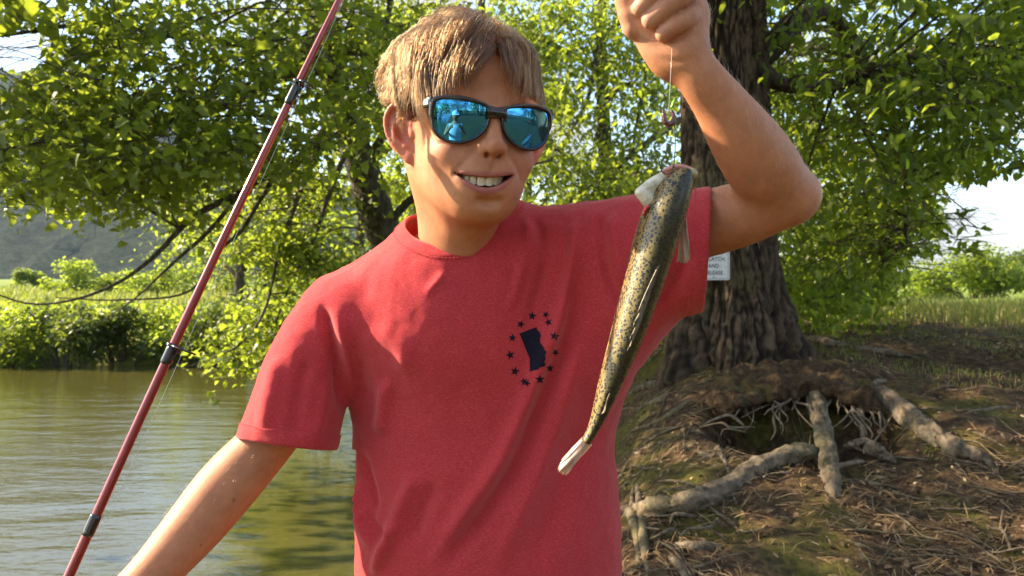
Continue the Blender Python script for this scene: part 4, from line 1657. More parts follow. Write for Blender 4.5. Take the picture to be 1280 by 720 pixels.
def build_head():
    F = Field((-0.112, -0.128, -0.19), (0.112, 0.125, 0.135), 0.0017)
    F.ell((-0.0055, 0.016, 0.042), (0.0715, 0.092, 0.074))                       # cranium
    F.ell((0, -0.018, 0.020), (0.0655, 0.070, 0.078), 0.03)                 # upper face
    F.ell((0, -0.022, -0.026), (0.0575, 0.066, 0.056), 0.03)                # mid face
    F.ell((0, -0.034, -0.048), (0.050, 0.052, 0.039), 0.025)                # lower face
    for s in (-1, 1):
        F.cap((s * 0.050, 0.004, -0.036), (s * 0.020, -0.064, -0.073), 0.015, 0.012, 0.032)   # jaw line
    F.ell((0, -0.0745, -0.0745), (0.019, 0.0130, 0.0120), 0.020)             # chin
    for s in (-1, 1):
        F.ell((s * 0.0375, -0.060, -0.0235), (0.0230, 0.0215, 0.0180), 0.018)   # smiling cheeks
        F.ell((s * 0.033, -0.070, 0.030), (0.026, 0.012, 0.008), 0.016)     # brow
        F.ell((s * 0.033, -0.094, 0.012), (0.017, 0.015, 0.0115), 0.014, mode='sub')   # eye sockets
        F.ell((s * 0.0325, -0.068, 0.012), (0.013, 0.013, 0.011), 0.004)
    F.ell((0, -0.072, -0.050), (0.033, 0.0200, 0.022), 0.022)               # muzzle
    # nose
    F.cap((0, -0.083, 0.020), (0, -0.0995, -0.0125), 0.0060, 0.0064, 0.014)
    F.ell((0, -0.1020, -0.0150), (0.0092, 0.0086, 0.0078), 0.008)
    for s in (-1, 1):
        F.ell((s * 0.0108, -0.0925, -0.0168), (0.0062, 0.0080, 0.0062), 0.005)
    F.cap((0, -0.0990, -0.0196), (0, -0.0880, -0.0232), 0.0038, 0.0042, 0.004)
    for s in (-1, 1):
        F.ell((s * 0.0064, -0.0945, -0.0234), (0.0026, 0.0046, 0.0036), 0.0025, mode='sub')
    # lips
    xs = np.linspace(-MOUTH_W * 1.02, MOUTH_W * 1.02, 15)
    w = np.sqrt(np.clip(1 - (xs / MOUTH_W / 1.12) ** 2, 0.02, 1))
    xs = xs + MX0
    up = np.stack([xs, mouth_y(xs) - 0.0008, zu(xs) + 0.0024 * w + 0.0004], 1)
    lo = np.stack([xs, mouth_y(xs) - 0.0002, zl(xs) - 0.0030 * w], 1)
    for i in range(14):
        F.cap(up[i], up[i + 1], 0.0010 + 0.0017 * w[i], 0.0010 + 0.0017 * w[i + 1], 0.0050)
        F.cap(lo[i], lo[i + 1], 0.0010 + 0.0033 * w[i], 0.0010 + 0.0033 * w[i + 1], 0.0045)
    # groove under the lower lip, philtrum
    F.ell((0, -0.0945, -0.0715), (0.014, 0.006, 0.0032), 0.008, mode='sub')
    F.ell((0, -0.1010, -0.0370), (0.0028, 0.006, 0.0062), 0.004, mode='sub')

    # mouth opening
    def op(X, Y, Z):
        a = zl(X) + 0.0002 - Z
        b = Z - zu(X)
        d = np.maximum(np.maximum(a, b), np.abs(X - MX0) - MOUTH_W)
        return np.maximum(d, Y + 0.066) + 0 * Y
    F.op(op, (-0.042, -0.115, -0.068), (0.036, -0.066, -0.036), 0.0014, 'sub')
    # ears
    for s in (-1, 1):
        A = np.array(Matrix.Rotation(s * R(-54), 3, 'Z') @ Matrix.Rotation(R(-10), 3, 'X'))

        def ep(y, z, x=0.0):
            q = np.array([s * x, y * 1.22, z * 1.06]) @ A.T
            return q + np.array([s * 0.0775, -0.001, -0.0030])
        F.ell(ep(0.0045, 0.006, 0.0035), (0.0048, 0.0205, 0.0275), 0.006, rot=A)
        F.ell(ep(-0.001, -0.022, 0.0035), (0.0042, 0.0085, 0.0095), 0.006, rot=A)
        F.ell(ep(0.0035, 0.001, 0.0105), (0.0072, 0.0088, 0.0135), 0.003, rot=A, mode='sub')
        F.ell(ep(0.004, 0.019, 0.0090), (0.0040, 0.0080, 0.0065), 0.003, rot=A, mode='sub')
        hel = spline([ep(-0.0055, 0.004, 0.006), ep(-0.0095, 0.016, 0.0055), ep(-0.004, 0.0275, 0.006), ep(0.008, 0.0285, 0.0075),
                      ep(0.0175, 0.018, 0.0085), ep(0.018, 0.003, 0.008), ep(0.012, -0.010, 0.007), ep(0.005, -0.020, 0.005)], 20)
        for i in range(19):
            F.cap(hel[i], hel[i + 1], 0.0027, 0.0027, 0.0022)
        ant = spline([ep(0.004, -0.011, 0.006), ep(0.0105, -0.003, 0.0075), ep(0.0105, 0.009, 0.0075), ep(0.004, 0.0165, 0.006)], 9)
        for i in range(8):
            F.cap(ant[i], ant[i + 1], 0.0024, 0.0024, 0.003)
        F.ell(ep(-0.0075, -0.001, 0.006), (0.0036, 0.0034, 0.0052), 0.004, rot=A)
        F.ell(ep(0.001, -0.0125, 0.0065), (0.003, 0.004, 0.003), 0.003, rot=A)
    # smile creases, dimples, lip groove
    for s in (-1, 1):
        F.groove(spline([(s * 0.0150, -0.0165), (s * 0.0235, -0.0250), (s * 0.0330, -0.0360), (s * 0.0385, -0.0470)], 12), 0.0030, 0.0013, lim=(1, -0.12, -0.03))
        F.groove(spline([(s * 0.0365, -0.0390 + s * 0.002), (s * 0.0395, -0.0440), (s * 0.0385, -0.0500)], 8), 0.0024, 0.0008, lim=(1, -0.12, -0.03))
        F.groove(spline([(s * 0.016, -0.0005), (s * 0.028, -0.0060), (s * 0.042, -0.0045)], 8), 0.0030, 0.0007, lim=(1, -0.12, -0.03))
    F.groove(spline([(-0.016, -0.0670), (0, -0.0695), (0.016, -0.0655)], 8), 0.0042, 0.0016, lim=(1, -0.12, -0.04))
    # neck
    F.cap((0.0, 0.022, -0.030), NECK_H + np.array([0, 0, -0.02]), 0.0500, 0.0520, 0.030)
    F.cap((0, -0.020, -0.066), NECK_H + np.array([0.0, -0.002, 0.0]), 0.026, 0.032, 0.030)
    F.cap((-0.058, 0.030, -0.020), NECK_H + np.array([-0.006, -0.030, -0.03]), 0.013, 0.009, 0.025)   # neck muscle
    F.cap((0.058, 0.030, -0.020), NECK_H + np.array([0.006, -0.030, -0.03]), 0.013, 0.009, 0.025)
    V, Q = F.mesh()
    V = smooth_mesh(V, Q, 2, 0.4)
    x, y, z = V.T.copy()
    V[:, 0] *= lerp(0.89, 0.985, sstep(0.0, 0.075, z))          # slim face below a broad skull
    c = np.tile(SKIN, (len(V), 1))
    # ruddy cheeks, nose, ears
    for s in (-1, 1):
        g = np.exp(-(((x - s * 0.040) / 0.022) ** 2 + ((y + 0.062) / 0.03) ** 2 + ((z + 0.022) / 0.018) ** 2))
        c = lerp(c, SKIN_R, (0.55 * g)[:, None])
    g = np.exp(-(((y + 0.108) / 0.016) ** 2 + ((z + 0.020) / 0.014) ** 2 + (x / 0.018) ** 2))
    c = lerp(c, SKIN_R, (0.45 * g)[:, None])
    ear = sstep(0.068, 0.078, np.abs(x)) * (y > -0.02) * (z > -0.05) * (z < 0.06)
    c = lerp(c, np.array([0.56, 0.17, 0.115]), (0.75 * ear)[:, None])
    # lips and mouth inside
    wx = np.clip(1 - (np.abs(x - MX0) / (MOUTH_W * 1.03)) ** 2, 0, 1) ** 0.6
    fr = (y < -0.05) & (np.abs(x - MX0) < MOUTH_W * 1.03)
    tu, tl = zu(x) + 0.0052 * wx, zl(x) - 0.0074 * wx
    lip = np.minimum(sstep(0.0012, -0.0006, z - tu), sstep(-0.0014, 0.0008, z - tl)) * fr * sstep(0, 0.12, wx)
    c = lerp(c, LIP, (0.85 * lip)[:, None])
    inn = fr * (z < zu(x) - 0.0002) * (z > zl(x) + 0.0002) * sstep(0.004, 0.008, y - mouth_y(x))
    c = lerp(c, np.array([0.16, 0.03, 0.025]), inn[:, None])
    # eyebrows stay hidden by the sunglasses; hairline stubble tone on the scalp
    return H2W(V), Q, c


body_parts.append(build_head())

# ---------------------------------------------------------------- raised arm with the hand that holds the line
W3 = lambda *a: P(*a)


def arm_left():
    F = Field((0.085, 0.66, 1.22), (0.345, 1.02, 1.68), 0.0019)
    sh, el, wr = P(770, 306, 0.945), P(980, 249, 0.838), P(858, 92, 0.775)

    def pr(px, py, d, r):
        return np.append(P(px, py, d), r)
    # upper arm, then forearm: each one smooth sweep, full near the elbow, slim at the wrist
    F.sweep([pr(760, 304, 0.95, 0.040), pr(850, 288, 0.905, 0.0375), pr(925, 268, 0.868, 0.0350), pr(984, 250, 0.840, 0.0270)], 40)
    F.sweep([pr(984, 243, 0.842, 0.0275), pr(956, 212, 0.822, 0.0362), pr(930, 174, 0.802, 0.0335), pr(900, 130, 0.787, 0.0258), pr(873, 94, 0.777, 0.0222), pr(852, 66, 0.781, 0.0222)], 56, 0.014)
    F.ell(P(998, 241, 0.845), (0.0165, 0.018, 0.018), 0.022)
    # palm
    ax = nrm(P(812, -60, 0.775) - P(846, 70, 0.785))
    nn = nrm(np.cross(ax, (0, 1, 0)))
    M = np.stack([nn, np.cross(nn, ax) * -1, ax], 1)
    F.ell(P(836, 22, 0.787), (0.0340, 0.0175, 0.052), 0.022, rot=M)
    F.cap(P(836, 72, 0.782), P(796, 16, 0.776), 0.0140, 0.0140, 0.022)      # heel below the thumb
    F.cap(P(857, 62, 0.770), P(862, 20, 0.776), 0.0150, 0.0170, 0.016)      # little-finger side
    F.cap(P(860, 20, 0.795), P(846, -80, 0.795), 0.0165, 0.0165, 0.016)
    fing = [
        ([(858, 16, 0.790), (863, 20, 0.763), (846, 31, 0.7515), (830, 42, 0.7545)], (0.0110, 0.0107, 0.0098, 0.0086)),
        ([(854, -22, 0.790), (862, -14, 0.760), (840, 3, 0.7470), (813, 25, 0.7530)], (0.0118, 0.0112, 0.0104, 0.0090)),
        ([(848, -56, 0.790), (854, -50, 0.758), (828, -22, 0.7450), (801, 10, 0.7540)], (0.0120, 0.0115, 0.0105, 0.0090)),
        ([(842, -90, 0.790), (846, -92, 0.758), (818, -62, 0.7460), (796, -30, 0.7540)], (0.0115, 0.0110, 0.0100, 0.0088)),
    ]
    for pts, rad in fing:
        q = spline([np.append(P(*p), r) for p, r in zip(pts, rad)], 10)
        g = Field(F.lo, F.lo + F.h * (F.n - 1), F.h) if False else None
        for i in range(9):
            F.cap(q[i, :3], q[i + 1, :3], q[i, 3] * 0.97, q[i + 1, 3] * 0.97, 0.0005 if i > 2 else 0.003)
    th = spline([np.append(P(*p), r) for p, r in zip([(796, 30, 0.778), (784, -12, 0.768), (792, -52, 0.752), (812, -78, 0.742)], (0.0150, 0.0120, 0.0105, 0.0085))], 9)
    for i in range(8):
        F.cap(th[i, :3], th[i + 1, :3], th[i, 3], th[i + 1, 3], 0.004)
    # skin folds: under the little finger, wrist, inside of the elbow, finger joints
    def xz(pts):
        return spline([P(*p)[[0, 2]] for p in pts], 10)
    F.groove(xz([(836, 52, 0.755), (850, 47, 0.753), (867, 40, 0.755)]), 0.0022, 0.0020, lim=(1, 0.6, 0.785))
    F.groove(xz([(826, 70, 0.76), (846, 76, 0.757), (866, 74, 0.757)]), 0.0022, 0.0010, lim=(1, 0.6, 0.78))
    F.groove(xz([(790, 22, 0.77), (800, 44, 0.765), (818, 62, 0.765)]), 0.0030, 0.0012, lim=(1, 0.6, 0.785))
    F.groove(xz([(903, 222, 0.80), (914, 240, 0.80), (932, 250, 0.80)]), 0.0030, 0.0024, lim=(1, 0.6, 0.86))
    F.groove(xz([(845, 24, 0.75), (850, 34, 0.75), (853, 40, 0.75)]), 0.0018, 0.0010, lim=(1, 0.6, 0.77))
    F.groove(xz([(836, -4, 0.75), (841, 6, 0.75), (845, 13, 0.75)]), 0.0018, 0.0010, lim=(1, 0.6, 0.77))
    F.groove(xz([(940, 120, 0.77), (965, 160, 0.78), (985, 200, 0.80)]), 0.0100, 0.0014, lim=(1, 0.6, 0.83))
    F.ell(P(1008, 246, 0.846), (0.0085, 0.010, 0.010), 0.012)
    V, Q = F.mesh()
    V = smooth_mesh(V, Q, 1, 0.35)
    c = np.tile(SKIN, (len(V), 1))
    pad = np.zeros(len(V))
    for pts, rad in fing:
        d = np.linalg.norm(V - P(*pts[-1]), axis=1)
        pad = np.maximum(pad, np.exp(-(d / 0.012) ** 2))
    d = np.linalg.norm(V - P(1012, 242, 0.84), axis=1)
    pad = np.maximum(pad, 0.8 * np.exp(-(d / 0.025) ** 2))
    c = lerp(c, np.array([0.56, 0.25, 0.16]), (0.6 * pad)[:, None])
    palm = sstep(0.05, 0.0, np.linalg.norm(V - P(800, 30, 0.765), axis=1))
    c = lerp(c, np.array([0.60, 0.33, 0.22]), (0.7 * palm)[:, None])
    return V, Q, c


# ---------------------------------------------------------------- fishing rod line in space (the other hand closes round it)
ROD_A, ROD_B = P(88, 716, 0.735), P(424, 0, 0.865)
ROD_D = nrm(ROD_B - ROD_A)
GRIP = ROD_A - ROD_D * 0.135                      # where the hand holds it, below the frame


def arm_right():
    F = Field((-0.62, 0.60, 0.70), (-0.165, 1.02, 1.30), 0.0026)
    sh, el, wr = P(420, 395, 0.955), P(247, 628, 0.925), GRIP + np.array([0.070, 0.045, 0.020])
    F.sweep([np.append(P(428, 398, 0.955), 0.041), np.append(P(378, 488, 0.948), 0.0345), np.append(P(333, 553, 0.940), 0.0322), np.append(P(300, 590, 0.930), 0.0345),
             np.append(P(274, 620, 0.918), 0.0350), np.append(P(243, 658, 0.900), 0.0325), np.append(P(196, 712, 0.870), 0.0272), np.append(P(140, 775, 0.835), 0.0235), np.append(wr, 0.0215)], 64)
    # fist round the grip
    side = nrm(wr - GRIP - ROD_D * np.dot(wr - GRIP, ROD_D))
    oth = np.cross(ROD_D, side)
    F.ell(GRIP + side * 0.030, (0.034, 0.030, 0.040), 0.02)
    F.cap(wr, GRIP + side * 0.032, 0.0215, 0.026, 0.02)
    for j in range(4):
        o = GRIP + ROD_D * (0.030 - 0.021 * j)
        pts = []
        for a in np.linspace(-0.35, 1.25, 9):
            an = np.pi * a
            pts.append(o + 0.0215 * (np.cos(an) * side + np.sin(an) * -oth))
        for i in range(8):
            F.cap(pts[i], pts[i + 1], 0.0103 - 0.0002 * i, 0.0101 - 0.0002 * i, 0.0016)
    th = [GRIP + side * 0.030 + oth * 0.012 + ROD_D * 0.01, GRIP + side * 0.012 + oth * 0.026 + ROD_D * 0.035, GRIP - side * 0.008 + oth * 0.022 + ROD_D * 0.052]
    F.chain(th, (0.014, 0.0115, 0.0090), 0.006)
    V, Q = F.mesh()
    V = smooth_mesh(V, Q, 3, 0.4)
    c = np.tile(SKIN, (len(V), 1))
    for mx_, my_, r in ((292, 626, 0.0017), (251, 681, 0.0014)):       # two moles on the arm
        m = P(mx_, my_, 0.9)
        dd = np.hypot((V[:, 0] / V[:, 1] - m[0] / m[1]) * 0.9, ((V[:, 2] - CAMZ) / V[:, 1] - (m[2] - CAMZ) / m[1]) * 0.9)
        k = sstep(r * 1.3, r * 0.6, dd) * (V[:, 1] < 0.92)
        c = lerp(c, np.array([0.10, 0.04, 0.03]), (0.8 * k)[:, None])
    return V, Q, c


def torso_hidden():
    F = Field((-0.26, 0.84, 0.55), (0.20, 1.14, 1.34), 0.006)
    F.ell(P(598, 440, 0.975), (0.135, 0.075, 0.17))
    F.cap(P(600, 560, 0.98), P(602, 900, 0.98), 0.115, 0.115, 0.05, flat=((0, 1, 0), 0.62))
    F.cap(P(440, 392, 0.955), P(575, 352, 0.965), 0.036, 0.045, 0.04)
    F.cap(P(760, 318, 0.945), P(590, 352, 0.965), 0.036, 0.045, 0.04)
    V, Q = F.mesh()
    return V, Q, np.tile(SKIN, (len(V), 1))


body_parts += [arm_left(), arm_right(), torso_hidden()]


def join_parts(parts):
    vs, fs, cs, n = [], [], [], 0
    for V, Q, c in parts:
        vs.append(V)
        fs.append(Q + n)
        cs.append(c)
        n += len(V)
    return np.concatenate(vs), np.concatenate(fs), np.concatenate(cs)


V, Q, C_ = join_parts(body_parts)
body = mesh_from('body', V, Q, M_SKIN)
set_col(body, C_)
to_person(body)

# ---------------------------------------------------------------- teeth


def build_teeth():
    t = NT('tooth_enamel')
    b = t.bsdf((0.78, 0.68, 0.51), 0.22, Subsurface_Weight=0.2, Subsurface_Scale=0.002)
    m = t.done(b)
    widths = [0.0088, 0.0072, 0.0078, 0.0070]
    heights = [0.0112, 0.0102, 0.0104, 0.0090]
    for s in (-1, 1):
        a = 0.0
        for w, h in zip(widths, heights):
            c = a + w / 2
            a += w
            # dental arch
            th = c / 0.0265
            x, y = s * 0.0255 * math.sin(th), -0.0872 + 0.0330 * (1 - math.cos(th))
            n = 9
            g = np.linspace(-1, 1, n)
            vs = []
            top = MZ + 0.0028
            for iz in range(n):
                tz = iz / (n - 1)
                for ix in range(n):
                    u = g[ix]
                    hh = h * (1 - 0.12 * abs(u) ** 3)
                    ww = w * 0.5 * (0.985 - 0.10 * (1 - tz)) * 1.0
                    dep = 0.0026 * math.sqrt(max(0, 1 - 0.80 * u * u)) * (0.62 + 0.38 * math.sin(math.pi * (0.25 + 0.6 * (1 - tz)))) * (1 - 0.45 * tz ** 6)
                    vs.append((u * ww, -dep, top - tz * hh))
            for iz in (0, n - 1):
                for ix in range(n):
                    pass
            back = len(vs)
            for iz in range(n):
                for ix in (0, n - 1):
                    q = vs[iz * n + ix]
                    vs.append((q[0] * 0.9, 0.003, q[2]))
            fs = []
            for iz in range(n - 1):
                for ix in range(n - 1):
                    k = iz * n + ix
                    fs.append([k, k + n, k + n + 1, k + 1])
                fs.append([iz * n, back + iz * 2, back + iz * 2 + 2, (iz + 1) * n])
                fs.append([iz * n + n - 1, (iz + 1) * n + n - 1, back + iz * 2 + 3, back + iz * 2 + 1])
            fs.append([(n - 1) * n + ix for ix in range(n)] + [back + 2 * n - 1, back + 2 * n - 2])
            vs = np.array(vs)
            ca, sa = math.cos(s * th), math.sin(s * th)
            X = vs[:, 0] * ca - vs[:, 1] * sa + x
            Y = vs[:, 0] * sa + vs[:, 1] * ca + y
            o = mesh_from('tooth', H2W(np.stack([X + MX0 * 0.89, Y, vs[:, 2] + 0.055 * X], 1)), fs, m)
            sub(o, body)


build_teeth()

# ---------------------------------------------------------------- hair
SK_C, SK_R = np.array([-0.0055, 0.016, 0.042]), np.array([0.0715, 0.092, 0.074])


def skull(p):
    """approximate distance to the hair-bearing head, and its normal"""
    def one(c, r):
        q = p - c
        k0 = np.linalg.norm(q / r, axis=-1)
        k1 = np.linalg.norm(q / r ** 2, axis=-1) + 1e-9
        return k0 * (k0 - 1) / k1, nrm(q / r ** 2)
    d1, n1 = one(SK_C, SK_R)
    d2, n2 = one(np.array([-0.004, -0.016, 0.012]), np.array([0.0625, 0.0755, 0.086]))
    k = 0.02
    h = np.clip(0.5 + 0.5 * (d2 - d1) / k, 0, 1)
    return lerp(d2, d1, h) - k * h * (1 - h), nrm(lerp(n2, n1, h[..., None]))


def scalp_mask(p):
    x, y, z = p[..., 0], p[..., 1], p[..., 2]
    ax = np.abs(x)
    front = 0.077 - 1.5 * ax ** 1.5
    keep = z > np.where(y < -0.030, front, -1)
    side_low = np.where(y < -0.020, 0.018, np.where(y < 0.028, 0.034, -0.055))
    keep &= ~((y >= -0.030) & (z < side_low))
    keep &= ~((x > 0.04) & (z < 0.034) & (y < 0.04))
    return keep


CROWN = np.array([0.012, -0.004, 0.114])


def hair_paths(roots, length, seed, lift0=0.9, steps=10):
    r = np.random.default_rng(seed)
    n = len(roots)
    p = roots.copy()
    path = [p.copy()]
    ds = length / steps
    _, nn = skull(p)
    fl = p - CROWN
    for k in range(steps):
        t = k / steps
        d, nn = skull(p)
        fl = p - CROWN
        # the fringe parts near the middle and sweeps to both sides, the sides fall straight down
        fr0 = sstep(0.0, -0.05, p[:, 1:2]) * sstep(0.03, 0.09, p[:, 2:3])
        fl = fl + fr0 * np.stack([lerp(-0.045, 0.100, sstep(-0.012, 0.034, p[:, 0])), np.full(n, -0.024), np.zeros(n)], 1) + np.array([0, 0, -0.035])
        sw = 0.55 * pnoise(p, 24, 5)[:, None] + 0.25 * pnoise(p, 60, 6)[:, None]
        fl = fl - nn * np.sum(fl * nn, -1, keepdims=True)
        fl = nrm(fl)
        fl = nrm(fl + sw * np.cross(nn, fl))
        tgt = HAIR_H(p) * np.sin(np.pi * min(1.0, 0.16 + 0.72 * t)) * (0.5 + 0.5 * np.clip(hlay, 0, 1.2) if hlay is not None else 1)
        lift = np.clip((tgt - d) / (0.55 * np.maximum(ds, 1e-4)), -0.9, 1.4)[:, None]
        dr = nrm(fl + nn * lift + (0.035 * r.normal(size=(n, 3)) if k else 0))
        p = p + dr * ds[:, None]
        path.append(p.copy())
    return np.stack(path, 1)


def HAIR_H(p):
    top = sstep(0.02, 0.11, p[:, 2])
    return (0.017 - 0.006 * sstep(0.0, 0.05, p[:, 0])) + 0.006 * top + 0.007 * np.clip(pnoise(p, 22, 9), -1, 1)


hlay = None


def sample_scalp(n, seed):
    r = np.random.default_rng(seed)
    out = []
    tot = 0
    while tot < n:
        d = nrm(r.normal(size=(n * 2, 3)))
        q = SK_C + d * SK_R * 1.0
        dd, nn = skull(q)
        q = q - nn * dd[:, None]
        q = q[scalp_mask(q)]
        out.append(q)
        tot += len(q)
    return np.concatenate(out)[:n]


def build_hair():
    global hlay
    NG, NS = 190, 38000
    groot = sample_scalp(NG, 21)
    sroot = sample_scalp(NS, 22)
    r = np.random.default_rng(23)

    def lens(q):
        top = sstep(0.03, 0.10, q[:, 2])
        side = 0.036 + 0.026 * top
        frontl = 0.014 * sstep(-0.02, -0.05, q[:, 1]) * sstep(0.015, 0.045, np.abs(q[:, 0])) + 0.012 * sstep(-0.03, -0.06, q[:, 1]) * sstep(0.010, -0.03, q[:, 0])
        back = -0.004 * sstep(0.04, 0.08, q[:, 1])
        burn = -0.018 * sstep(0.02, -0.01, q[:, 2])
        return 1.12 * (side + frontl + back + burn)
    hlay = r.uniform(0.1, 1.4, NG)
    gl = lens(groot) * r.uniform(0.85, 1.2, NG)
    gp = hair_paths(groot, gl, 31)
    hlay = r.uniform(0.0, 1.15, NS)
    sl = lens(sroot) * r.uniform(0.55, 1.2, NS) * np.where(r.random(NS) < 0.12, 0.55, 1.0)
    sp = hair_paths(sroot, sl, 32)
    # clump round guides
    best = np.zeros(NS, int)
    for i0 in range(0, NS, 2000):
        d = ((sroot[i0:i0 + 2000, None] - groot[None]) ** 2).sum(-1)
        best[i0:i0 + 2000] = d.argmin(1)
    t = np.linspace(0, 1, sp.shape[1])[None, :, None]
    cl = r.uniform(0.35, 0.95, NS)[:, None, None]
    off = (sroot - groot[best])[:, None, :] * 0.38
    target = gp[best] + off
    sp = lerp(sp, target, cl * t ** 1.3)
    # stray hairs that stand off
    st = r.random(NS) < 0.05
    _, nn = skull(sroot[st])
    sp[st] += (nrm(nn + 0.7 * r.normal(size=(st.sum(), 3))) * r.uniform(0.002, 0.013, (st.sum(), 1)) * r.random((st.sum(), 1)))[:, None, :] * (t[0][None] ** 1.5)
    # trimmed round the ears
    axx = np.abs(sp[..., 0])
    ear_zone = (axx > 0.046) & (sp[..., 1] > -0.022 + 0.3 * np.clip(sp[..., 2], -1, 0)) & (sp[..., 1] < 0.11) & (sp[..., 2] < 0.034 - 0.5 * np.clip(-sp[..., 1], 0, 1))
    kk = sp.shape[1]
    first = np.where(ear_zone.any(1), ear_zone.argmax(1), kk - 1)
    end = np.maximum(first - 0.4 + 0.5 * r.random(NS), 0.6)
    u = end[:, None] * np.linspace(0, 1, kk)[None]
    i0 = np.minimum(u.astype(int), kk - 2)
    fu = (u - i0)[..., None]
    rowi = np.arange(NS)[:, None]
    sp = sp[rowi, i0] * (1 - fu) + sp[rowi, i0 + 1] * fu
    sp = H2W(sp.reshape(-1, 3)).reshape(sp.shape)
    k = sp.shape[1]
    hc = bpy.data.hair_curves.new('hair')
    hc.add_curves([k] * NS)
    hc.attributes['position'].data.foreach_set('vector', sp.astype(np.float32).ravel()) if 'position' in hc.attributes else None
    ra = hc.attributes.get('radius') or hc.attributes.new('radius', 'FLOAT', 'POINT')
    rad = 0.00024 * (1 - 0.75 * np.linspace(0, 1, k) ** 2)[None, :] * r.uniform(0.7, 1.25, (NS, 1))
    ra.data.foreach_set('value', rad.astype(np.float32).ravel())
    # per-strand tone
    ca = hc.attributes.new('tone', 'FLOAT', 'CURVE')
    tone = np.clip(0.5 + 0.28 * r.normal(size=NS) + 0.3 * pnoise(sroot, 40, 3), 0, 1)
    ca.data.foreach_set('value', tone.astype(np.float32))
    t = NT('hair')
    a = t.attr('tone')
    col = t.ramp(a.outputs['Fac'], [(0.0, (0.009, 0.0034, 0.0011)), (0.5, (0.034, 0.0135, 0.0042)), (1.0, (0.140, 0.064, 0.020))])
    hb = t.n('ShaderNodeBsdfHairPrincipled')
    hb.model = 'CHIANG'
    hb.parametrization = 'COLOR'
    t.link(col, hb.inputs['Color'])
    hb.inputs['Roughness'].default_value = 0.40
    hb.inputs['Radial Roughness'].default_value = 0.4
    m = t.done(hb)
    hc.materials.append(m)
    o = bpy.data.objects.new('hair', hc)
    COL.objects.link(o)
    to_person(o)
    # the dense undercoat beneath the loose strands
    F = Field((-0.095, -0.11, -0.08), (0.095, 0.135, 0.15), 0.0034)

    def cap(X, Y, Z):
        p = np.stack(np.broadcast_arrays(X, Y, Z), -1).astype(float)
        d, _ = skull(p)
        q = p.reshape(-1, 3)
        m_ = (scalp_mask(q + np.array([0, 0, -0.003]) * (q[:, 1:2] < -0.02)) & ~((np.abs(q[:, 0]) > 0.045) & (q[:, 2] < 0.024) & (q[:, 1] < 0.04))).reshape(d.shape)
        return np.where(m_, d - 0.0022, np.maximum(d - 0.0022, 0.001)).astype(np.float32)
    F.op(cap, F.lo, F.lo + F.h * F.n)
    V, Q = F.mesh()
    V = smooth_mesh(V, Q, 3, 0.5)
    t = NT('hair_undercoat')
    n1 = t.noise(260, 3, 0.6, t.coord('Object', (1, 1, 0.2)))
    b = t.bsdf(t.ramp(n1.outputs['Fac'], [(0.3, (0.035, 0.017, 0.008)), (0.7, (0.13, 0.065, 0.028))]), 0.7)
    m2 = t.done(b)
    u = mesh_from('hair_undercoat', H2W(V), Q, m2)
    sub(u, o)
    return o


hair = build_hair()


def arm_fuzz():
    """fine sun-bleached hairs on both forearms"""
    r = np.random.default_rng(91)
    Vb, Qb, _ = join_parts([body_parts[1], body_parts[2]])
    N = vnormals(Vb, Qb)
    i = r.integers(0, len(Vb), 3400)
    i = i[(N[i] @ np.array([0, 1.0, 0]) < 0.75)]
    p, nn = Vb[i], N[i]
    d = np.where(p[:, :1] < 0, nrm(np.array([[-0.5, 0.0, -0.7]])), nrm(np.array([[-0.5, 0, 0.8]])))
    d = nrm(d - nn * np.sum(d * nn, -1, keepdims=True) + 0.35 * nn + 0.2 * r.normal(size=p.shape))
    L = r.uniform(0.004, 0.010, (len(p), 1))
    pts = np.stack([p, p + d * L * 0.5 + nn * 0.0004, p + d * L], 1)
    hc = bpy.data.hair_curves.new('arm_hair')
    hc.add_curves([3] * len(p))
    hc.attributes['position'].data.foreach_set('vector', pts.astype(np.float32).ravel())
    ra = hc.attributes.get('radius') or hc.attributes.new('radius', 'FLOAT', 'POINT')
    ra.data.foreach_set('value', np.tile([0.00006, 0.00005, 0.00002], len(p)).astype(np.float32))
    t = NT('arm_hair')
    hb = t.n('ShaderNodeBsdfHairPrincipled')
    hb.parametrization = 'COLOR'
    hb.inputs['Color'].default_value = (0.55, 0.36, 0.18, 1)
    hc.materials.append(t.done(hb))
    o = bpy.data.objects.new('arm_hair', hc)
    COL.objects.link(o)
    sub(o, body)


arm_fuzz()

# ---------------------------------------------------------------- red t-shirt
FRONT_D = 0.875


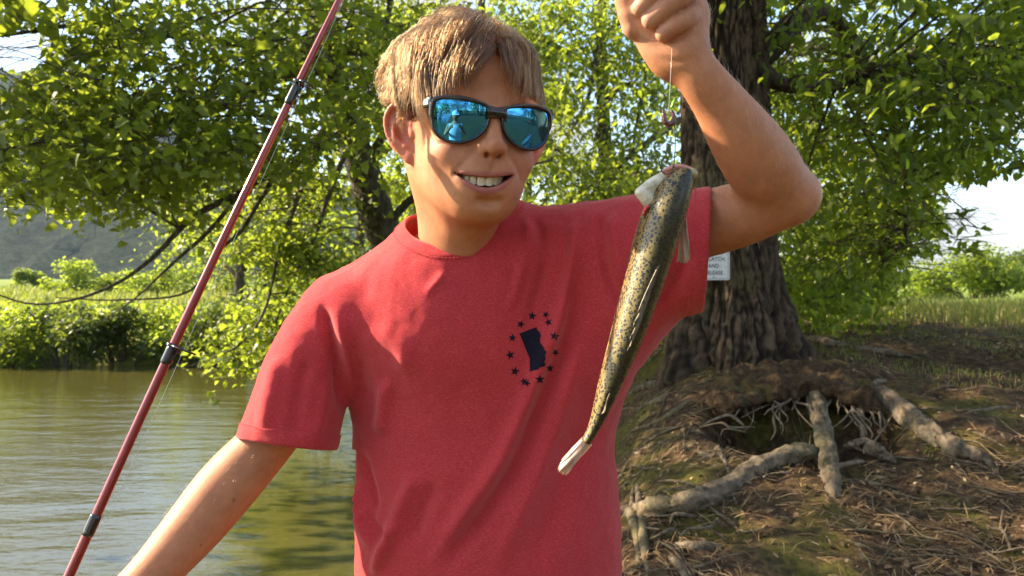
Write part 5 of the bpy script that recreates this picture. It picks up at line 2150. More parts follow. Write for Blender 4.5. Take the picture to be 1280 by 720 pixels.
def mat_shirt():
    t = NT('red_jersey')
    vec = t.coord('Object')
    fine = t.noise(2400, 2, 0.6, vec)
    hea = t.noise(1000, 3, 0.7, t.coord('Object', (0.35, 0.35, 1.0)))
    big = t.noise(14, 3, 0.5, vec)
    c = t.ramp(hea.outputs['Fac'], [(0.30, (0.45, 0.033, 0.044)), (0.52, (0.565, 0.050, 0.060)), (0.72, (0.67, 0.105, 0.110))])
    c = t.mix(0.35, c, t.ramp(big.outputs['Fac'], [(0.3, (0.82, 0.82, 0.82)), (0.7, (1.08, 1.08, 1.08))]), 'MULTIPLY')
    b = t.bsdf(c, 0.92, Sheen_Weight=0.55, Sheen_Roughness=0.45, Specular_IOR_Level=0.15)
    b.inputs['Sheen Tint'].default_value = (1.0, 0.55, 0.5, 1)
    ad = t.n('ShaderNodeMath')
    ad.operation = 'MULTIPLY_ADD'
    t.link(hea.outputs['Fac'], ad.inputs[0])
    ad.inputs[1].default_value = 1.2
    t.link(fine.outputs['Fac'], ad.inputs[2])
    t.bump(ad.outputs[0], 0.45, 0.0010, b)
    tr = t.n('ShaderNodeBsdfTranslucent')
    tr.inputs['Color'].default_value = (0.85, 0.05, 0.06, 1)
    mx_ = t.n('ShaderNodeMixShader')
    mx_.inputs[0].default_value = 0.16
    t.link(b.outputs[0], mx_.inputs[1])
    t.link(tr.outputs[0], mx_.inputs[2])
    return t.done(mx_)


M_SHIRT = mat_shirt()
# folds seen on the cloth: photograph pixels along the ridge, half-width (m), height (m); negative = valley
FOLDS = [
    ([(520, 730), (575, 648), (618, 588), (650, 520), (682, 440), (712, 350), (730, 275)], 0.0085, 0.0075),
    ([(545, 730), (600, 650), (640, 590), (668, 525), (700, 445), (728, 360)], 0.0080, -0.0075),
    ([(610, 730), (650, 640), (690, 540), (712, 470), (740, 380)], 0.0110, 0.0055),
    ([(660, 730), (690, 640), (720, 560), (745, 470)], 0.0130, -0.0040),
    ([(720, 268), (716, 320), (700, 400), (676, 470)], 0.0055, 0.0042),
    ([(655, 268), (660, 300), (650, 345), (632, 400)], 0.0050, 0.0038),
    ([(668, 264), (678, 305), (676, 350), (655, 420)], 0.0045, -0.0045),
    ([(748, 262), (752, 300), (762, 350), (790, 400)], 0.0050, -0.0035),
    ([(765, 262), (772, 310), (790, 360)], 0.0060, 0.0035),
    ([(484, 470), (478, 520), (474, 545)], 0.0070, 0.0060),
    ([(522, 585), (505, 625), (488, 668), (470, 715)], 0.0085, 0.0060),
    ([(545, 600), (528, 640), (510, 690)], 0.0085, -0.0045),
    ([(447, 560), (462, 610), (470, 648)], 0.0055, -0.0060),
    ([(440, 600), (450, 650), (470, 690)], 0.0065, 0.0065),
    ([(455, 640), (475, 665), (500, 680)], 0.0060, -0.0040),
    ([(500, 650), (480, 690), (465, 725)], 0.0060, 0.0060),
    ([(398, 372), (412, 420), (424, 470), (428, 530)], 0.0060, -0.0070),
    ([(415, 380), (432, 430), (440, 490), (446, 540)], 0.0075, 0.0050),
    ([(440, 345), (470, 395), (520, 430)], 0.0150, -0.0030),
    ([(530, 372), (548, 352), (556, 340)], 0.0040, 0.0028),
    ([(470, 400), (505, 440), (500, 470)], 0.0120, 0.0040),
    ([(350, 440), (336, 500), (326, 545)], 0.0090, 0.0045),
    ([(385, 440), (372, 500), (366, 555)], 0.0080, -0.0040),
    ([(410, 470), (402, 520), (390, 555)], 0.0070, 0.0035),
    ([(848, 262), (838, 310), (820, 360), (800, 405)], 0.0060, 0.0040),
    ([(868, 300), (846, 350), (815, 395)], 0.0065, -0.0040),
    ([(812, 300), (800, 350), (775, 410)], 0.0080, 0.0040),
]


def shirt_raw():
    F = Field((-0.36, 0.76, 0.60), (0.27, 1.16, 1.42), 0.0034)

    def pr(px, py, d, r):
        return np.append(P(px, py, d), r)
    # trunk: hangs nearly straight from the chest
    F.sweep([pr(600, 395, 0.975, 0.140), pr(602, 470, 0.978, 0.152), pr(603, 560, 0.980, 0.160), pr(603, 640, 0.982, 0.167), pr(603, 760, 0.985, 0.172), pr(603, 1000, 0.99, 0.178)], 16,
            flat=((0.06, 0.998, 0), 0.59))
    F.ell(P(585, 410, 0.955), (0.140, 0.074, 0.105), 0.05)
    F.ell(P(545, 400, 0.925), (0.070, 0.045, 0.060), 0.05)
    # shoulders up to the neck
    F.sweep([pr(572, 345, 0.965, 0.054), pr(500, 366, 0.962, 0.0475), pr(432, 391, 0.955, 0.0475)], 10, 0.045)
    F.sweep([pr(575, 330, 0.965, 0.058), pr(665, 320, 0.950, 0.052), pr(740, 310, 0.940, 0.0495), pr(800, 303, 0.925, 0.049)], 10, 0.045)
    # sleeves
    F.sweep([pr(432, 396, 0.955, 0.050), pr(402, 430, 0.950, 0.0505), pr(378, 490, 0.943, 0.0530), pr(362, 548, 0.938, 0.0570), pr(350, 590, 0.935, 0.058)], 14, 0.022)
    F.sweep([pr(740, 318, 0.940, 0.0530), pr(800, 308, 0.925, 0.0540), pr(850, 305, 0.905, 0.0590), pr(890, 304, 0.890, 0.0615), pr(925, 304, 0.878, 0.062)], 14, 0.03)
    # slack cloth between the raised arm and the flank
    F.sweep([pr(715, 470, 0.965, 0.060), pr(765, 405, 0.945, 0.058), pr(820, 350, 0.915, 0.048), pr(868, 330, 0.895, 0.042)], 12, 0.05)
    V, Q = F.mesh()
    V = smooth_mesh(V, Q, 4, 0.5)
    return V, Q


def wrinkle(V, N):
    """cloth folds as height along the surface normal"""
    h = np.zeros(len(V))
    front = sstep(0.35, -0.25, N[:, 1])
    px = 640 + FPX * V[:, 0] / V[:, 1]
    py = 360 - FPX * (V[:, 2] - CAMZ) / V[:, 1]
    X, Z = V[:, 0], V[:, 2]
    for pts, w, a in FOLDS:
        q = spline(np.array(pts, float), 26)
        # fold line carried onto the cloth at the cloth's own depth
        qx, qz = (q[:, 0] - 640) / FPX * 0.885, CAMZ - (q[:, 1] - 360) / FPX * 0.885
        ux, uz = (px - 640) / FPX * 0.885, CAMZ - (py - 360) / FPX * 0.885
        m = (ux > qx.min() - 3 * w) & (ux < qx.max() + 3 * w) & (uz > qz.min() - 3 * w) & (uz < qz.max() + 3 * w)
        if not m.any():
            continue
        i = np.where(m)[0]
        best = np.full(len(i), 9.0)
        tb = np.zeros(len(i))
        for k in range(25):
            dx, dz = qx[k + 1] - qx[k], qz[k + 1] - qz[k]
            t = np.clip(((ux[i] - qx[k]) * dx + (uz[i] - qz[k]) * dz) / (dx * dx + dz * dz + 1e-12), 0, 1)
            d = np.hypot(ux[i] - qx[k] - t * dx, uz[i] - qz[k] - t * dz)
            c = d < best
            best[c] = d[c]
            tb[c] = (k + t[c]) / 25
        fade = sstep(0, 0.22, tb) * sstep(1.0, 0.70, tb)
        h[i] += 1.45 * a * np.exp(-(best / w) ** 2) * fade
    h *= front
    low = fbm(V * np.array([1, 1, 0.55]), 13, 3, 40)
    h += 0.0022 * low + 0.0008 * fbm(V, 55, 2, 44)
    return h


def build_shirt():
    V, Q = shirt_raw()
    N = vnormals(V, Q)
    V = V + N * wrinkle(V, N)[:, None]
    V = smooth_mesh(V, Q, 1, 0.35)
    T = np.concatenate([Q[:, [0, 1, 2]], Q[:, [0, 2, 3]]])

    def plane(co, no):
        return lambda v: (v - np.asarray(co)) @ nrm(no)

    def cut(V, T, g, sel):
        return clip_mesh(V, T, np.where(sel(V), g(V), -1.0))
    # sleeve mouths, hem and the neck opening
    V, T = cut(V, T, plane(P(362, 553, 0.935), P(345, 600, 0.930) - P(372, 520, 0.942) + np.array([0.012, 0, 0])), lambda v: (v[:, 0] < -0.185) & (v[:, 2] < 1.18))
    V, T = cut(V, T, plane(P(882, 304, 0.89), (0.985, -0.20, -0.055)), lambda v: v[:, 0] > 0.14)
    V, T = cut(V, T, plane((0, 0, 0.70), (0, 0, -1)), lambda v: v[:, 2] < 0.78)
    ax0, axd = P(572, 330, 0.952), nrm(np.array([0.02, -0.16, 1.0]))
    e1 = nrm(np.cross(axd, (0, 1, 0)))
    e2 = np.cross(axd, e1)

    def neck(v):
        q = v - ax0
        r = np.hypot((q @ e1) / 0.0630, (q @ e2) / 0.0600)
        return (1.0 - r) * 0.06
    V, T = cut(V, T, neck, lambda v: v[:, 2] > 1.20)
    ob = mesh_from('t_shirt', V, T, M_SHIRT)
    ob.data.polygons.foreach_set('use_smooth', np.ones(len(ob.data.polygons), bool))
    to_person(ob)
    return ob


shirt = build_shirt()


def boundary_loops(ob):
    bm = bmesh.new()
    bm.from_mesh(ob.data)
    bm.edges.ensure_lookup_table()
    rem = {e for e in bm.edges if e.is_boundary}
    loops = []
    while rem:
        e = rem.pop()
        v0, v = e.verts[0], e.verts[1]
        path = [v0.co.copy(), v.co.copy()]
        while True:
            nx = [x for x in v.link_edges if x in rem]
            if not nx:
                break
            e = nx[0]
            rem.discard(e)
            v = e.other_vert(v)
            path.append(v.co.copy())
        if len(path) > 30:
            loops.append(np.array(path)[:-1])
    bm.free()
    return loops


SHIRT_BVH = BVHTree.FromPolygons([v.co.copy() for v in shirt.data.vertices], [tuple(p.vertices) for p in shirt.data.polygons])


def on_cloth(p, off):
    loc, no, i, d = SHIRT_BVH.find_nearest(Vector(p))
    n = np.array(no)
    return np.array(loc) + n * off, n


def resample(loop, n):
    L = np.vstack([loop, loop[:1]])
    s = np.concatenate([[0], np.cumsum(np.linalg.norm(np.diff(L, axis=0), axis=1))])
    u = np.linspace(0, s[-1], n, endpoint=False)
    q = np.stack([np.interp(u, s, L[:, d]) for d in range(3)], 1)
    for _ in range(6):
        q = 0.5 * q + 0.25 * (np.roll(q, 1, 0) + np.roll(q, -1, 0))
    return q


loops = boundary_loops(shirt)
for lp in loops:
    c = lp.mean(0)
    n = 220
    q = resample(lp, n)
    if c[2] > 1.27 and abs(c[0] + 0.06) < 0.05:
        kind, wid, thick = 'collar', 0.0175, 0.0018
    elif c[2] > 0.8:
        kind, wid, thick = 'sleeve_hem', 0.018, 0.0013
    else:
        continue
    # direction from the rim down onto the cloth
    tan = nrm(np.roll(q, -1, 0) - np.roll(q, 1, 0))
    rows = []
    votes = 0
    for k in range(0, n, 4):
        _, nn = on_cloth(q[k], 0)
        inward = np.cross(nn, tan[k])
        t1, _ = on_cloth(q[k] + inward * 0.008, 0)
        t2, _ = on_cloth(q[k] - inward * 0.008, 0)
        votes += 1 if np.linalg.norm(t1 - q[k] - inward * 0.008) < np.linalg.norm(t2 - q[k] + inward * 0.008) else -1
    sgn = 1 if votes > 0 else -1
    nsm = np.array([on_cloth(q[k], 0)[1] for k in range(n)])
    for _ in range(8):
        nsm = nrm(0.5 * nsm + 0.25 * (np.roll(nsm, 1, 0) + np.roll(nsm, -1, 0)))
    for k in range(n):
        nn = nsm[k]
        inward = np.cross(nn, tan[k])
        pts = []
        lip = q[k] - sgn * inward * 0.0012
        pts.append(lip - nn * 0.0022 + sgn * inward * 0.006)
        pts.append(lip - nn * 0.0016 - sgn * inward * 0.0002)
        pts.append(lip + nn * thick * 0.6 - sgn * inward * 0.0006)
        for u in np.linspace(0.08, 1, 5):
            b_, n2 = on_cloth(q[k] + sgn * inward * wid * u, 0)
            pts.append(b_ + n2 * (thick * (1.0 if u < 0.97 else 0.0) + (0.0003 if u < 0.97 else -0.0010)))
        rows.append(pts)
    G = np.array(rows)
    for _ in range(3):
        G[:, :] = 0.5 * G + 0.25 * (np.roll(G, 1, 0) + np.roll(G, -1, 0))
    m = G.shape[1]
    F_ = np.array([[k * m + j, k * m + j + 1, ((k + 1) % n) * m + j + 1, ((k + 1) % n) * m + j] for k in range(n) for j in range(m - 1)])
    Vv = G.reshape(-1, 3)
    # face outwards
    nn_ = vnormals(Vv, F_)
    _, ref = on_cloth(Vv[m * 5 + 5], 0)
    if nn_[m * 5 + 5] @ ref < 0:
        F_ = F_[:, ::-1]
    o = mesh_from(kind, Vv, F_, M_SHIRT)
    sub(o, shirt)
    # row of stitches along the seam
    mbs = MB()
    seam = G[:, -2] * 0.75 + G[:, -1] * 0.25
    nse = np.array([on_cloth(p_, 0)[1] for p_ in seam])
    L_ = np.concatenate([[0], np.cumsum(np.linalg.norm(np.diff(seam, axis=0), axis=1))])
    for s0 in np.arange(0, L_[-1], 0.0042):
        pp = [np.array([np.interp(u_, L_, seam[:, d_]) for d_ in range(3)]) + 0.0012 * np.array([np.interp(u_, L_, nse[:, d_]) for d_ in range(3)]) for u_ in (s0, s0 + 0.0013, s0 + 0.0026)]
        v_, f_ = tube_geo(pp, [0.0002, 0.00045, 0.0002], 4)
        mbs.add(v_, f_)
    so = mbs.build('stitching', M_SHIRT)
    so['kind'] = 'stuff'
    sub(so, shirt)

# ---------------------------------------------------------------- navy print: ring of stars round a state outline
t = NT('navy_print')
nzp = t.noise(700, 3, 0.6, t.coord('Object'))
M_PRINT = t.done(t.bsdf(t.ramp(nzp.outputs['Fac'], [(0.3, (0.007, 0.007, 0.016)), (0.75, (0.020, 0.016, 0.028))]), 0.9, Specular_IOR_Level=0.1))


def ray_cloth(px, py, off=0.0006):
    o = np.array([0, 0, CAMZ])
    d = nrm(P(px, py, 1.0) - o)
    loc, no, i, dist = SHIRT_BVH.ray_cast(Vector(o), Vector(d))
    if loc is None:
        return None
    n = np.array(no)
    if n @ d > 0:
        n = -n
    return np.array(loc) + n * off


def print_patch(name, poly, parent, res=1.2):
    """fill a 2-D outline (photograph pixels) with small faces laid on the cloth"""
    bm = bmesh.new()
    vs = [bm.verts.new((x, y, 0)) for x, y in poly]
    bm.faces.new(vs)
    bmesh.ops.triangulate(bm, faces=bm.faces[:])
    for it in range(3):
        lg = [e for e in bm.edges if e.calc_length() > res * 2]
        if not lg:
            break
        bmesh.ops.subdivide_edges(bm, edges=lg, cuts=1, use_grid_fill=False)
        bmesh.ops.triangulate(bm, faces=bm.faces[:])
    bm.normal_update()
    Vp, ok = [], True
    for v in bm.verts:
        q = ray_cloth(v.co.x, v.co.y)
        if q is None:
            ok = False
            break
        Vp.append(q)
    bm.verts.index_update()
    fs = [[v.index for v in f.verts] for f in bm.faces]
    bm.free()
    if ok:
        o = mesh_from(name, np.array(Vp), fs, M_PRINT)
        return sub(o, parent)


def pz(x, y):                       # zoomed-crop coordinates of the print -> photograph pixels
    return (610 + x * 120 / 665.0, 370 + y * 130 / 720.0)


STATE = [(217, 258), (262, 243), (300, 228), (340, 215), (338, 232), (358, 250), (368, 275), (360, 300), (362, 322), (378, 340), (382, 352), (392, 362),
         (394, 376), (408, 384), (404, 398), (396, 410), (402, 425), (398, 440), (390, 455), (396, 470), (392, 486), (378, 488), (366, 484), (358, 494), (352, 508),
         (338, 512), (320, 514), (290, 524), (292, 500), (290, 470), (290, 432), (270, 390), (250, 340), (234, 300)]
print_patch('state_outline', [pz(*p) for p in STATE], shirt)
for j, (sx, sy, sr, ro) in enumerate([(306, 138, 28, 8), (400, 130, 22, 28), (420, 182, 24, -20), (461, 278, 28, 10), (466, 390, 22, 35), (428, 500, 24, 5),
                                      (357, 577, 28, 0), (272, 604, 22, 30), (250, 590, 25, -14), (187, 520, 28, 12), (153, 408, 28, -16), (168, 290, 24, 6), (226, 195, 24, 20)]):
    pts = []
    for k in range(10):
        a = R(ro) + math.pi * k / 5
        rr = 1.22 * sr if k % 2 == 0 else 1.22 * sr * 0.40
        pts.append(pz(sx + rr * math.sin(a), sy - rr * 1.02 * math.cos(a)))
    print_patch('star', pts, shirt, 1.6)

mod = shirt.modifiers.new('thickness', 'SOLIDIFY')
mod.thickness = 0.0011
mod.offset = -1.0

# ---------------------------------------------------------------- sunglasses
glasses = thing('sunglasses', 'black sunglasses with mirrored blue lenses on the boy\'s face', 'sunglasses', loc=tuple(H2W((0, -0.09, 0.012))))


def to_gl(o, parent=None):
    o.parent = parent or glasses
    o.matrix_parent_inverse = Matrix.Translation(-Vector(glasses.location))
    return o


t = NT('black_frame')
M_FRAME = t.done(t.bsdf((0.012, 0.009, 0.009), 0.18, Coat_Weight=0.4, Coat_Roughness=0.08))
t = NT('mirror_lens')
lw = t.n('ShaderNodeLayerWeight')
lw.inputs['Blend'].default_value = 0.35
M_LENS = None
colr = t.ramp(lw.outputs['Facing'], [(0.0, (0.07, 0.38, 0.80)), (0.45, (0.05, 0.26, 0.85)), (0.85, (0.10, 0.14, 0.80))])
b_ = t.bsdf(colr, 0.02, Metallic=1.0)
M_LENS = t.done(b_)


def lens_outline(s, n=72):
    """wayfarer-like lens, s=-1 viewer's left"""
    base = [(0.0112, 0.0160), (0.0088, 0.0075), (0.0102, -0.0025), (0.0152, -0.0105), (0.0243, -0.0172), (0.0363, -0.0208), (0.0478, -0.0200), (0.0568, -0.0150),
            (0.0620, -0.0068), (0.0640, 0.0050), (0.0634, 0.0150), (0.0588, 0.0196), (0.0453, 0.0208), (0.0273, 0.0196)]
    q = np.array(base + base[:3])
    m = len(base)
    sp = spline(np.vstack([q[-4:-3], q])[1:], 400)
    # closed resample
    L = spline(np.vstack([base[-1], base, base[0], base[1]]), 800)
    L = L[int(800 / (m + 2)):int(800 * (m + 1) / (m + 2))]
    d = np.concatenate([[0], np.cumsum(np.linalg.norm(np.diff(np.vstack([L, L[:1]]), axis=0), axis=1))])
    LL = np.vstack([L, L[:1]])
    u = np.linspace(0, d[-1], n, endpoint=False)
    o = np.stack([np.interp(u, d, LL[:, k]) for k in range(2)], 1)
    o = o * np.array([0.95, 0.96])
    o[:, 0] *= s
    return o


GZ = 0.0065


def gl_y(x, z):
    """front surface of the wrap-around frame"""
    return -0.0985 + 3.4 * x * x + 1.1 * (z) ** 2 * 1.4 + 0.10 * -z


def ring_solid(o, i, zf, th, name, mat, parent):
    n = len(o)

    def lay(q, dy):
        return np.stack([q[:, 0], zf(q[:, 0], q[:, 1]) + dy, q[:, 1] + GZ], 1)
    rows = [lay(i, th), lay(i, 0.0004), lay(lerp(i, o, 0.25), -0.0008), lay(lerp(i, o, 0.75), -0.0008), lay(o, 0.0004), lay(o, th)]
    V = np.concatenate(rows)
    m = len(rows)
    f = [[r * n + k, r * n + (k + 1) % n, ((r + 1) % m) * n + (k + 1) % n, ((r + 1) % m) * n + k] for r in range(m) for k in range(n)]
    return V, f


fr = MB()
for s in (-1, 1):
    li = lens_outline(s)
    ctr = li.mean(0)
    dirn = nrm(li - ctr)
    wdt = 0.0026 + 0.0016 * np.clip(dirn[:, 1], 0, 1) + 0.0012 * np.clip(dirn[:, 0] * s, 0, 1) * (dirn[:, 1] > 0)
    lo_ = li + dirn * wdt[:, None]
    lo_[:, 0] = np.where(lo_[:, 0] * s < 0.0045, s * np.maximum(lo_[:, 0] * s, 0.0040), lo_[:, 0])
    Vr, f = ring_solid(lo_, li - dirn * 0.0004, gl_y, 0.0036, '', None, None)
    if s > 0:
        f = [q[::-1] for q in f]
    fr.add(H2W(Vr), f)
    # lens: toric shell
    nr = 14
    rows = [li * 0 + ctr]
    Vl, fl_ = [np.array([[ctr[0], 0, ctr[1]]])], []
    for r_ in range(1, nr + 1):
        q = ctr + (li - ctr) * (r_ / nr)
        Vl.append(np.stack([q[:, 0], 0 * q[:, 0], q[:, 1]], 1))
    Vl = np.concatenate(Vl)
    xs, zs = Vl[:, 0], Vl[:, 2]
    # each lens is a cap of a 110 mm sphere, set a little behind the front of the frame
    base_y = gl_y(li[:, 0], li[:, 1])
    A = np.stack([np.ones(len(li)), li[:, 0] - ctr[0], li[:, 1] - ctr[1]], 1)
    rr2 = (li[:, 0] - ctr[0]) ** 2 + (li[:, 1] - ctr[1]) ** 2
    cf, *_ = np.linalg.lstsq(A, base_y - rr2 / (2 * 0.105), rcond=None)
    Vl[:, 1] = cf[0] + cf[1] * (xs - ctr[0]) + cf[2] * (zs - ctr[1]) + ((xs - ctr[0]) ** 2 + (zs - ctr[1]) ** 2) / (2 * 0.105) + 0.0012
    Vl[:, 2] += GZ
    n = len(li)
    for k in range(n):
        fl_.append([0, 1 + k, 1 + (k + 1) % n])
        for r_ in range(nr - 1):
            a0, b0 = 1 + r_ * n, 1 + (r_ + 1) * n
            fl_.append([a0 + k, b0 + k, b0 + (k + 1) % n, a0 + (k + 1) % n])
    if s > 0:
        fl_ = [q[::-1] for q in fl_]
    ln = mesh_from('lens', H2W(Vl), fl_, M_LENS)
    to_gl(ln)
# bridge
bx = np.linspace(-0.0105, 0.0105, 15)
rows = []
for x in bx:
    u = abs(x) / 0.0105
    top, bot = 0.0165 + 0.0022 * u, 0.0060 - 0.0035 * u ** 2
    y = gl_y(x, 0.012) - 0.0004
    rows.append([(x, y + 0.004, top + GZ), (x, y, top - 0.001 + GZ), (x, y - 0.0006, (top + bot) / 2 + GZ), (x, y, bot + 0.001 + GZ), (x, y + 0.004, bot + GZ)])
G = np.array(rows)
m = 5
fr.add(H2W(G.reshape(-1, 3)), [[k * m + j, k * m + (j + 1) % m, (k + 1) * m + (j + 1) % m, (k + 1) * m + j] for k in range(14) for j in range(m)])
to_gl(fr.build('frame', M_FRAME))
t = NT('grey_metal')
M_METAL = t.done(t.bsdf((0.55, 0.53, 0.5), 0.25, Metallic=1.0))
for s in (-1, 1):
    y0 = float(gl_y(s * 0.0635, 0.016))
    pts = spline([(s * 0.0625, y0 + 0.001, GZ + 0.0165), (s * 0.0665, y0 + 0.010, GZ + 0.0160), (s * 0.0700, -0.040, GZ + 0.0135), (s * 0.0705, -0.010, GZ + 0.0085),
                  (s * 0.0700, 0.012, GZ + 0.0035), (s * 0.0670, 0.024, GZ - 0.003), (s * 0.064, 0.034, -0.006)], 30)
    mb = MB()
    tt, U, Vv = frames(pts)
    hgt = np.interp(np.linspace(0, 1, 30), [0, 0.1, 0.5, 0.8, 1], [0.0062, 0.0055, 0.0042, 0.0040, 0.0036])
    rows = []
    for k in range(30):
        zz = np.array([0, 0, 1.0]) - tt[k] * tt[k][2]
        zz = nrm(zz)
        xx = np.cross(tt[k], zz)
        for a in np.linspace(0, 2 * np.pi, 10, endpoint=False):
            rows.append(pts[k] + xx * 0.0018 * np.cos(a) + zz * hgt[k] * np.sin(a))
    f = [[k * 10 + j, k * 10 + (j + 1) % 10, (k + 1) * 10 + (j + 1) % 10, (k + 1) * 10 + j] for k in range(29) for j in range(10)]
    f += [list(range(10))[::-1], [290 + j for j in range(10)]]
    te = to_gl(mesh_from('temple', H2W(np.array(rows)), f, M_FRAME))
    # small metal plate by the hinge
    c0 = lerp(pts[2], pts[4], 0.5)
    mb.add(H2W(np.array([lerp(pts[k], pts[k], 0) + np.array([s * 0.0021, 0, dz]) for k in (2, 3, 4, 5) for dz in (-0.0026, 0.0026)] +
                        [pts[k] + np.array([s * 0.0012, 0, dz]) for k in (2, 3, 4, 5) for dz in (-0.0026, 0.0026)])),
           [[0, 1, 3, 2], [2, 3, 5, 4], [4, 5, 7, 6], [8, 10, 11, 9], [10, 12, 13, 11], [12, 14, 15, 13], [0, 2, 10, 8], [2, 4, 12, 10], [4, 6, 14, 12], [1, 9, 11, 3], [3, 11, 13, 5], [5, 13, 15, 7], [0, 8, 9, 1], [6, 7, 15, 14]])
    sub(mb.build('hinge_plate', M_METAL, None, False), te)

# ================================================================== fishing rod
rod = thing('fishing_rod', 'thin red fishing rod with black guides held at the left', 'fishing rod', loc=tuple(GRIP - ROD_D * 0.2))


def part_of(o, root):
    o.parent = root
    o.matrix_parent_inverse = Matrix.Translation(-Vector(root.location))
    return o


t = NT('rod_lacquer')
nr_ = t.noise(60, 3, 0.6, t.coord('Object'))
M_ROD = t.done(t.bsdf(t.ramp(nr_.outputs['Fac'], [(0.3, (0.22, 0.020, 0.022)), (0.7, (0.30, 0.032, 0.032))]), 0.24, Metallic=0.35, Coat_Weight=0.8, Coat_Roughness=0.06))
t = NT('black_wrap')
M_WRAP = t.done(t.bsdf((0.012, 0.011, 0.011), 0.25, Coat_Weight=0.6, Coat_Roughness=0.1))
t = NT('cork_grip')
nr_ = t.noise(220, 4, 0.7, t.coord('Object'))
M_CORK = t.done(t.bsdf(t.ramp(nr_.outputs['Fac'], [(0.3, (0.20, 0.11, 0.05)), (0.7, (0.42, 0.27, 0.14))]), 0.8))
t = NT('guide_steel')
M_STEEL = t.done(t.bsdf((0.08, 0.08, 0.085), 0.2, Metallic=1.0))
ROD_L = np.linalg.norm(ROD_B - ROD_A)


def rod_s(py):
    """arc position on the rod at a photograph row"""
    lo, hi = -0.3, 2.0
    for _ in range(50):
        mid = (lo + hi) / 2
        q = ROD_A + ROD_D * mid * ROD_L
        y = 360 - FPX * (q[2] - CAMZ) / q[1]
        if y > py:
            lo = mid
        else:
            hi = mid
    return lo * ROD_L


def rod_r(s):
    return float(np.interp(s, [0, ROD_L, ROD_L + 0.9], [0.0047, 0.0035, 0.0012]))


# the blank bends a little towards its tip
ss = np.concatenate([np.linspace(-0.02, ROD_L, 40), np.linspace(ROD_L + 0.05, ROD_L + 0.9, 18)])
bend = nrm(np.cross(ROD_D, (0, 1, 0)))


def rod_p(s):
    return ROD_A + ROD_D * s - bend * (0.05 * max(0, (s - ROD_L)) ** 2) + bend * 0.0035 * math.sin(math.pi * min(max(s / ROD_L, 0), 1))


v, f = tube_geo([rod_p(s) for s in ss], [rod_r(s) for s in ss], 16)
part_of(mesh_from('blank', v, f, M_ROD), rod)
hs = np.linspace(-0.24, -0.015, 20)
v, f = tube_geo([ROD_A + ROD_D * s for s in hs], [0.0112 + 0.0012 * math.sin(9 * s * 3) for s in hs], 18)
part_of(mesh_from('grip', v, f, M_CORK), rod)
side = nrm(np.cross(ROD_D, (0, 1, 0)))
front = np.cross(side, ROD_D)
gd = nrm(-0.95 * side - 0.30 * front) if side[0] < 0 else nrm(0.95 * side + 0.30 * front)
LINE_PTS = []
for j, (y0, y1, gy, gr) in enumerate([(452, 436, 434, 0.0115), (128, 108, 104, 0.0072), (-150, -164, -168, 0.005)]):
    s0, s1, sg = rod_s(y0), rod_s(y1), rod_s(gy)
    w = np.linspace(s0 - 0.004, s1 + 0.002, 8)
    v, f = tube_geo([rod_p(s) for s in w], [rod_r(s) + 0.0009 * min(1, 3 * min(k, 7 - k) / 3) + 0.0002 for k, s in enumerate(w)], 16)
    wr_ = part_of(mesh_from('guide_wrap', v, f, M_WRAP), rod)
    # line guide: a ring held off the blank on two feet
    c = rod_p(sg) + gd * (rod_r(sg) + gr * 0.75)
    an = np.linspace(0, 2 * np.pi, 25)[:-1]
    e1, e2 = gd, nrm(np.cross(ROD_D, gd))
    ring = np.array([c + gr * (math.cos(a) * e1 + math.sin(a) * e2) for a in np.append(an, an[0])])
    mb = MB()
    vv, ff = tube_geo(ring, 0.0010, 8, False)
    mb.add(vv, ff)
    mb.tube(spline([rod_p(s0) + gd * rod_r(s0), rod_p((s0 + sg) / 2) + gd * (rod_r(sg) + 0.002), c - e1 * gr * 0.7 + e2 * gr * 0.7], 8), 0.0008, 6)
    mb.tube(spline([rod_p(s0) + gd * rod_r(s0), rod_p((s0 + sg) / 2) + gd * (rod_r(sg) + 0.002), c - e1 * gr * 0.7 - e2 * gr * 0.7], 8), 0.0008, 6)
    part_of(mb.build('line_guide', M_STEEL), rod)
    # collar ring hugging the blank
    v, f = tube_geo([rod_p(sg - 0.0022), rod_p(sg - 0.0015), rod_p(sg + 0.0015), rod_p(sg + 0.0022)], [rod_r(sg) + 0.0006, rod_r(sg) + 0.0026, rod_r(sg) + 0.0026, rod_r(sg) + 0.0006], 16)
    part_of(mesh_from('guide_foot', v, f, M_STEEL), rod)
    LINE_PTS.append(c)
w = np.linspace(rod_s(670), rod_s(643), 8)
v, f = tube_geo([rod_p(s) for s in w], [rod_r(s) + (0.0008 if 0 < k < 7 else 0.0002) for k, s in enumerate(w)], 16)
part_of(mesh_from('ferrule_wrap', v, f, M_WRAP), rod)

t = NT('fishing_line')
b = t.bsdf((0.85, 0.85, 0.82), 0.15, Transmission_Weight=0.3, Specular_IOR_Level=0.9)
M_LINE = t.done(b)
ln = [rod_p(-0.1) + gd * 0.016] + LINE_PTS
ln.append(rod_p(ROD_L + 0.9) + gd * 0.004)
v, f = tube_geo(spline(ln, 80), 0.00022, 5)
part_of(mesh_from('line', v, f, M_LINE), rod)

# ================================================================== trout
FD = 0.752
fish = thing('trout', 'spotted olive trout hanging by its mouth from the line', 'fish', loc=tuple(P(845, 210, FD)))
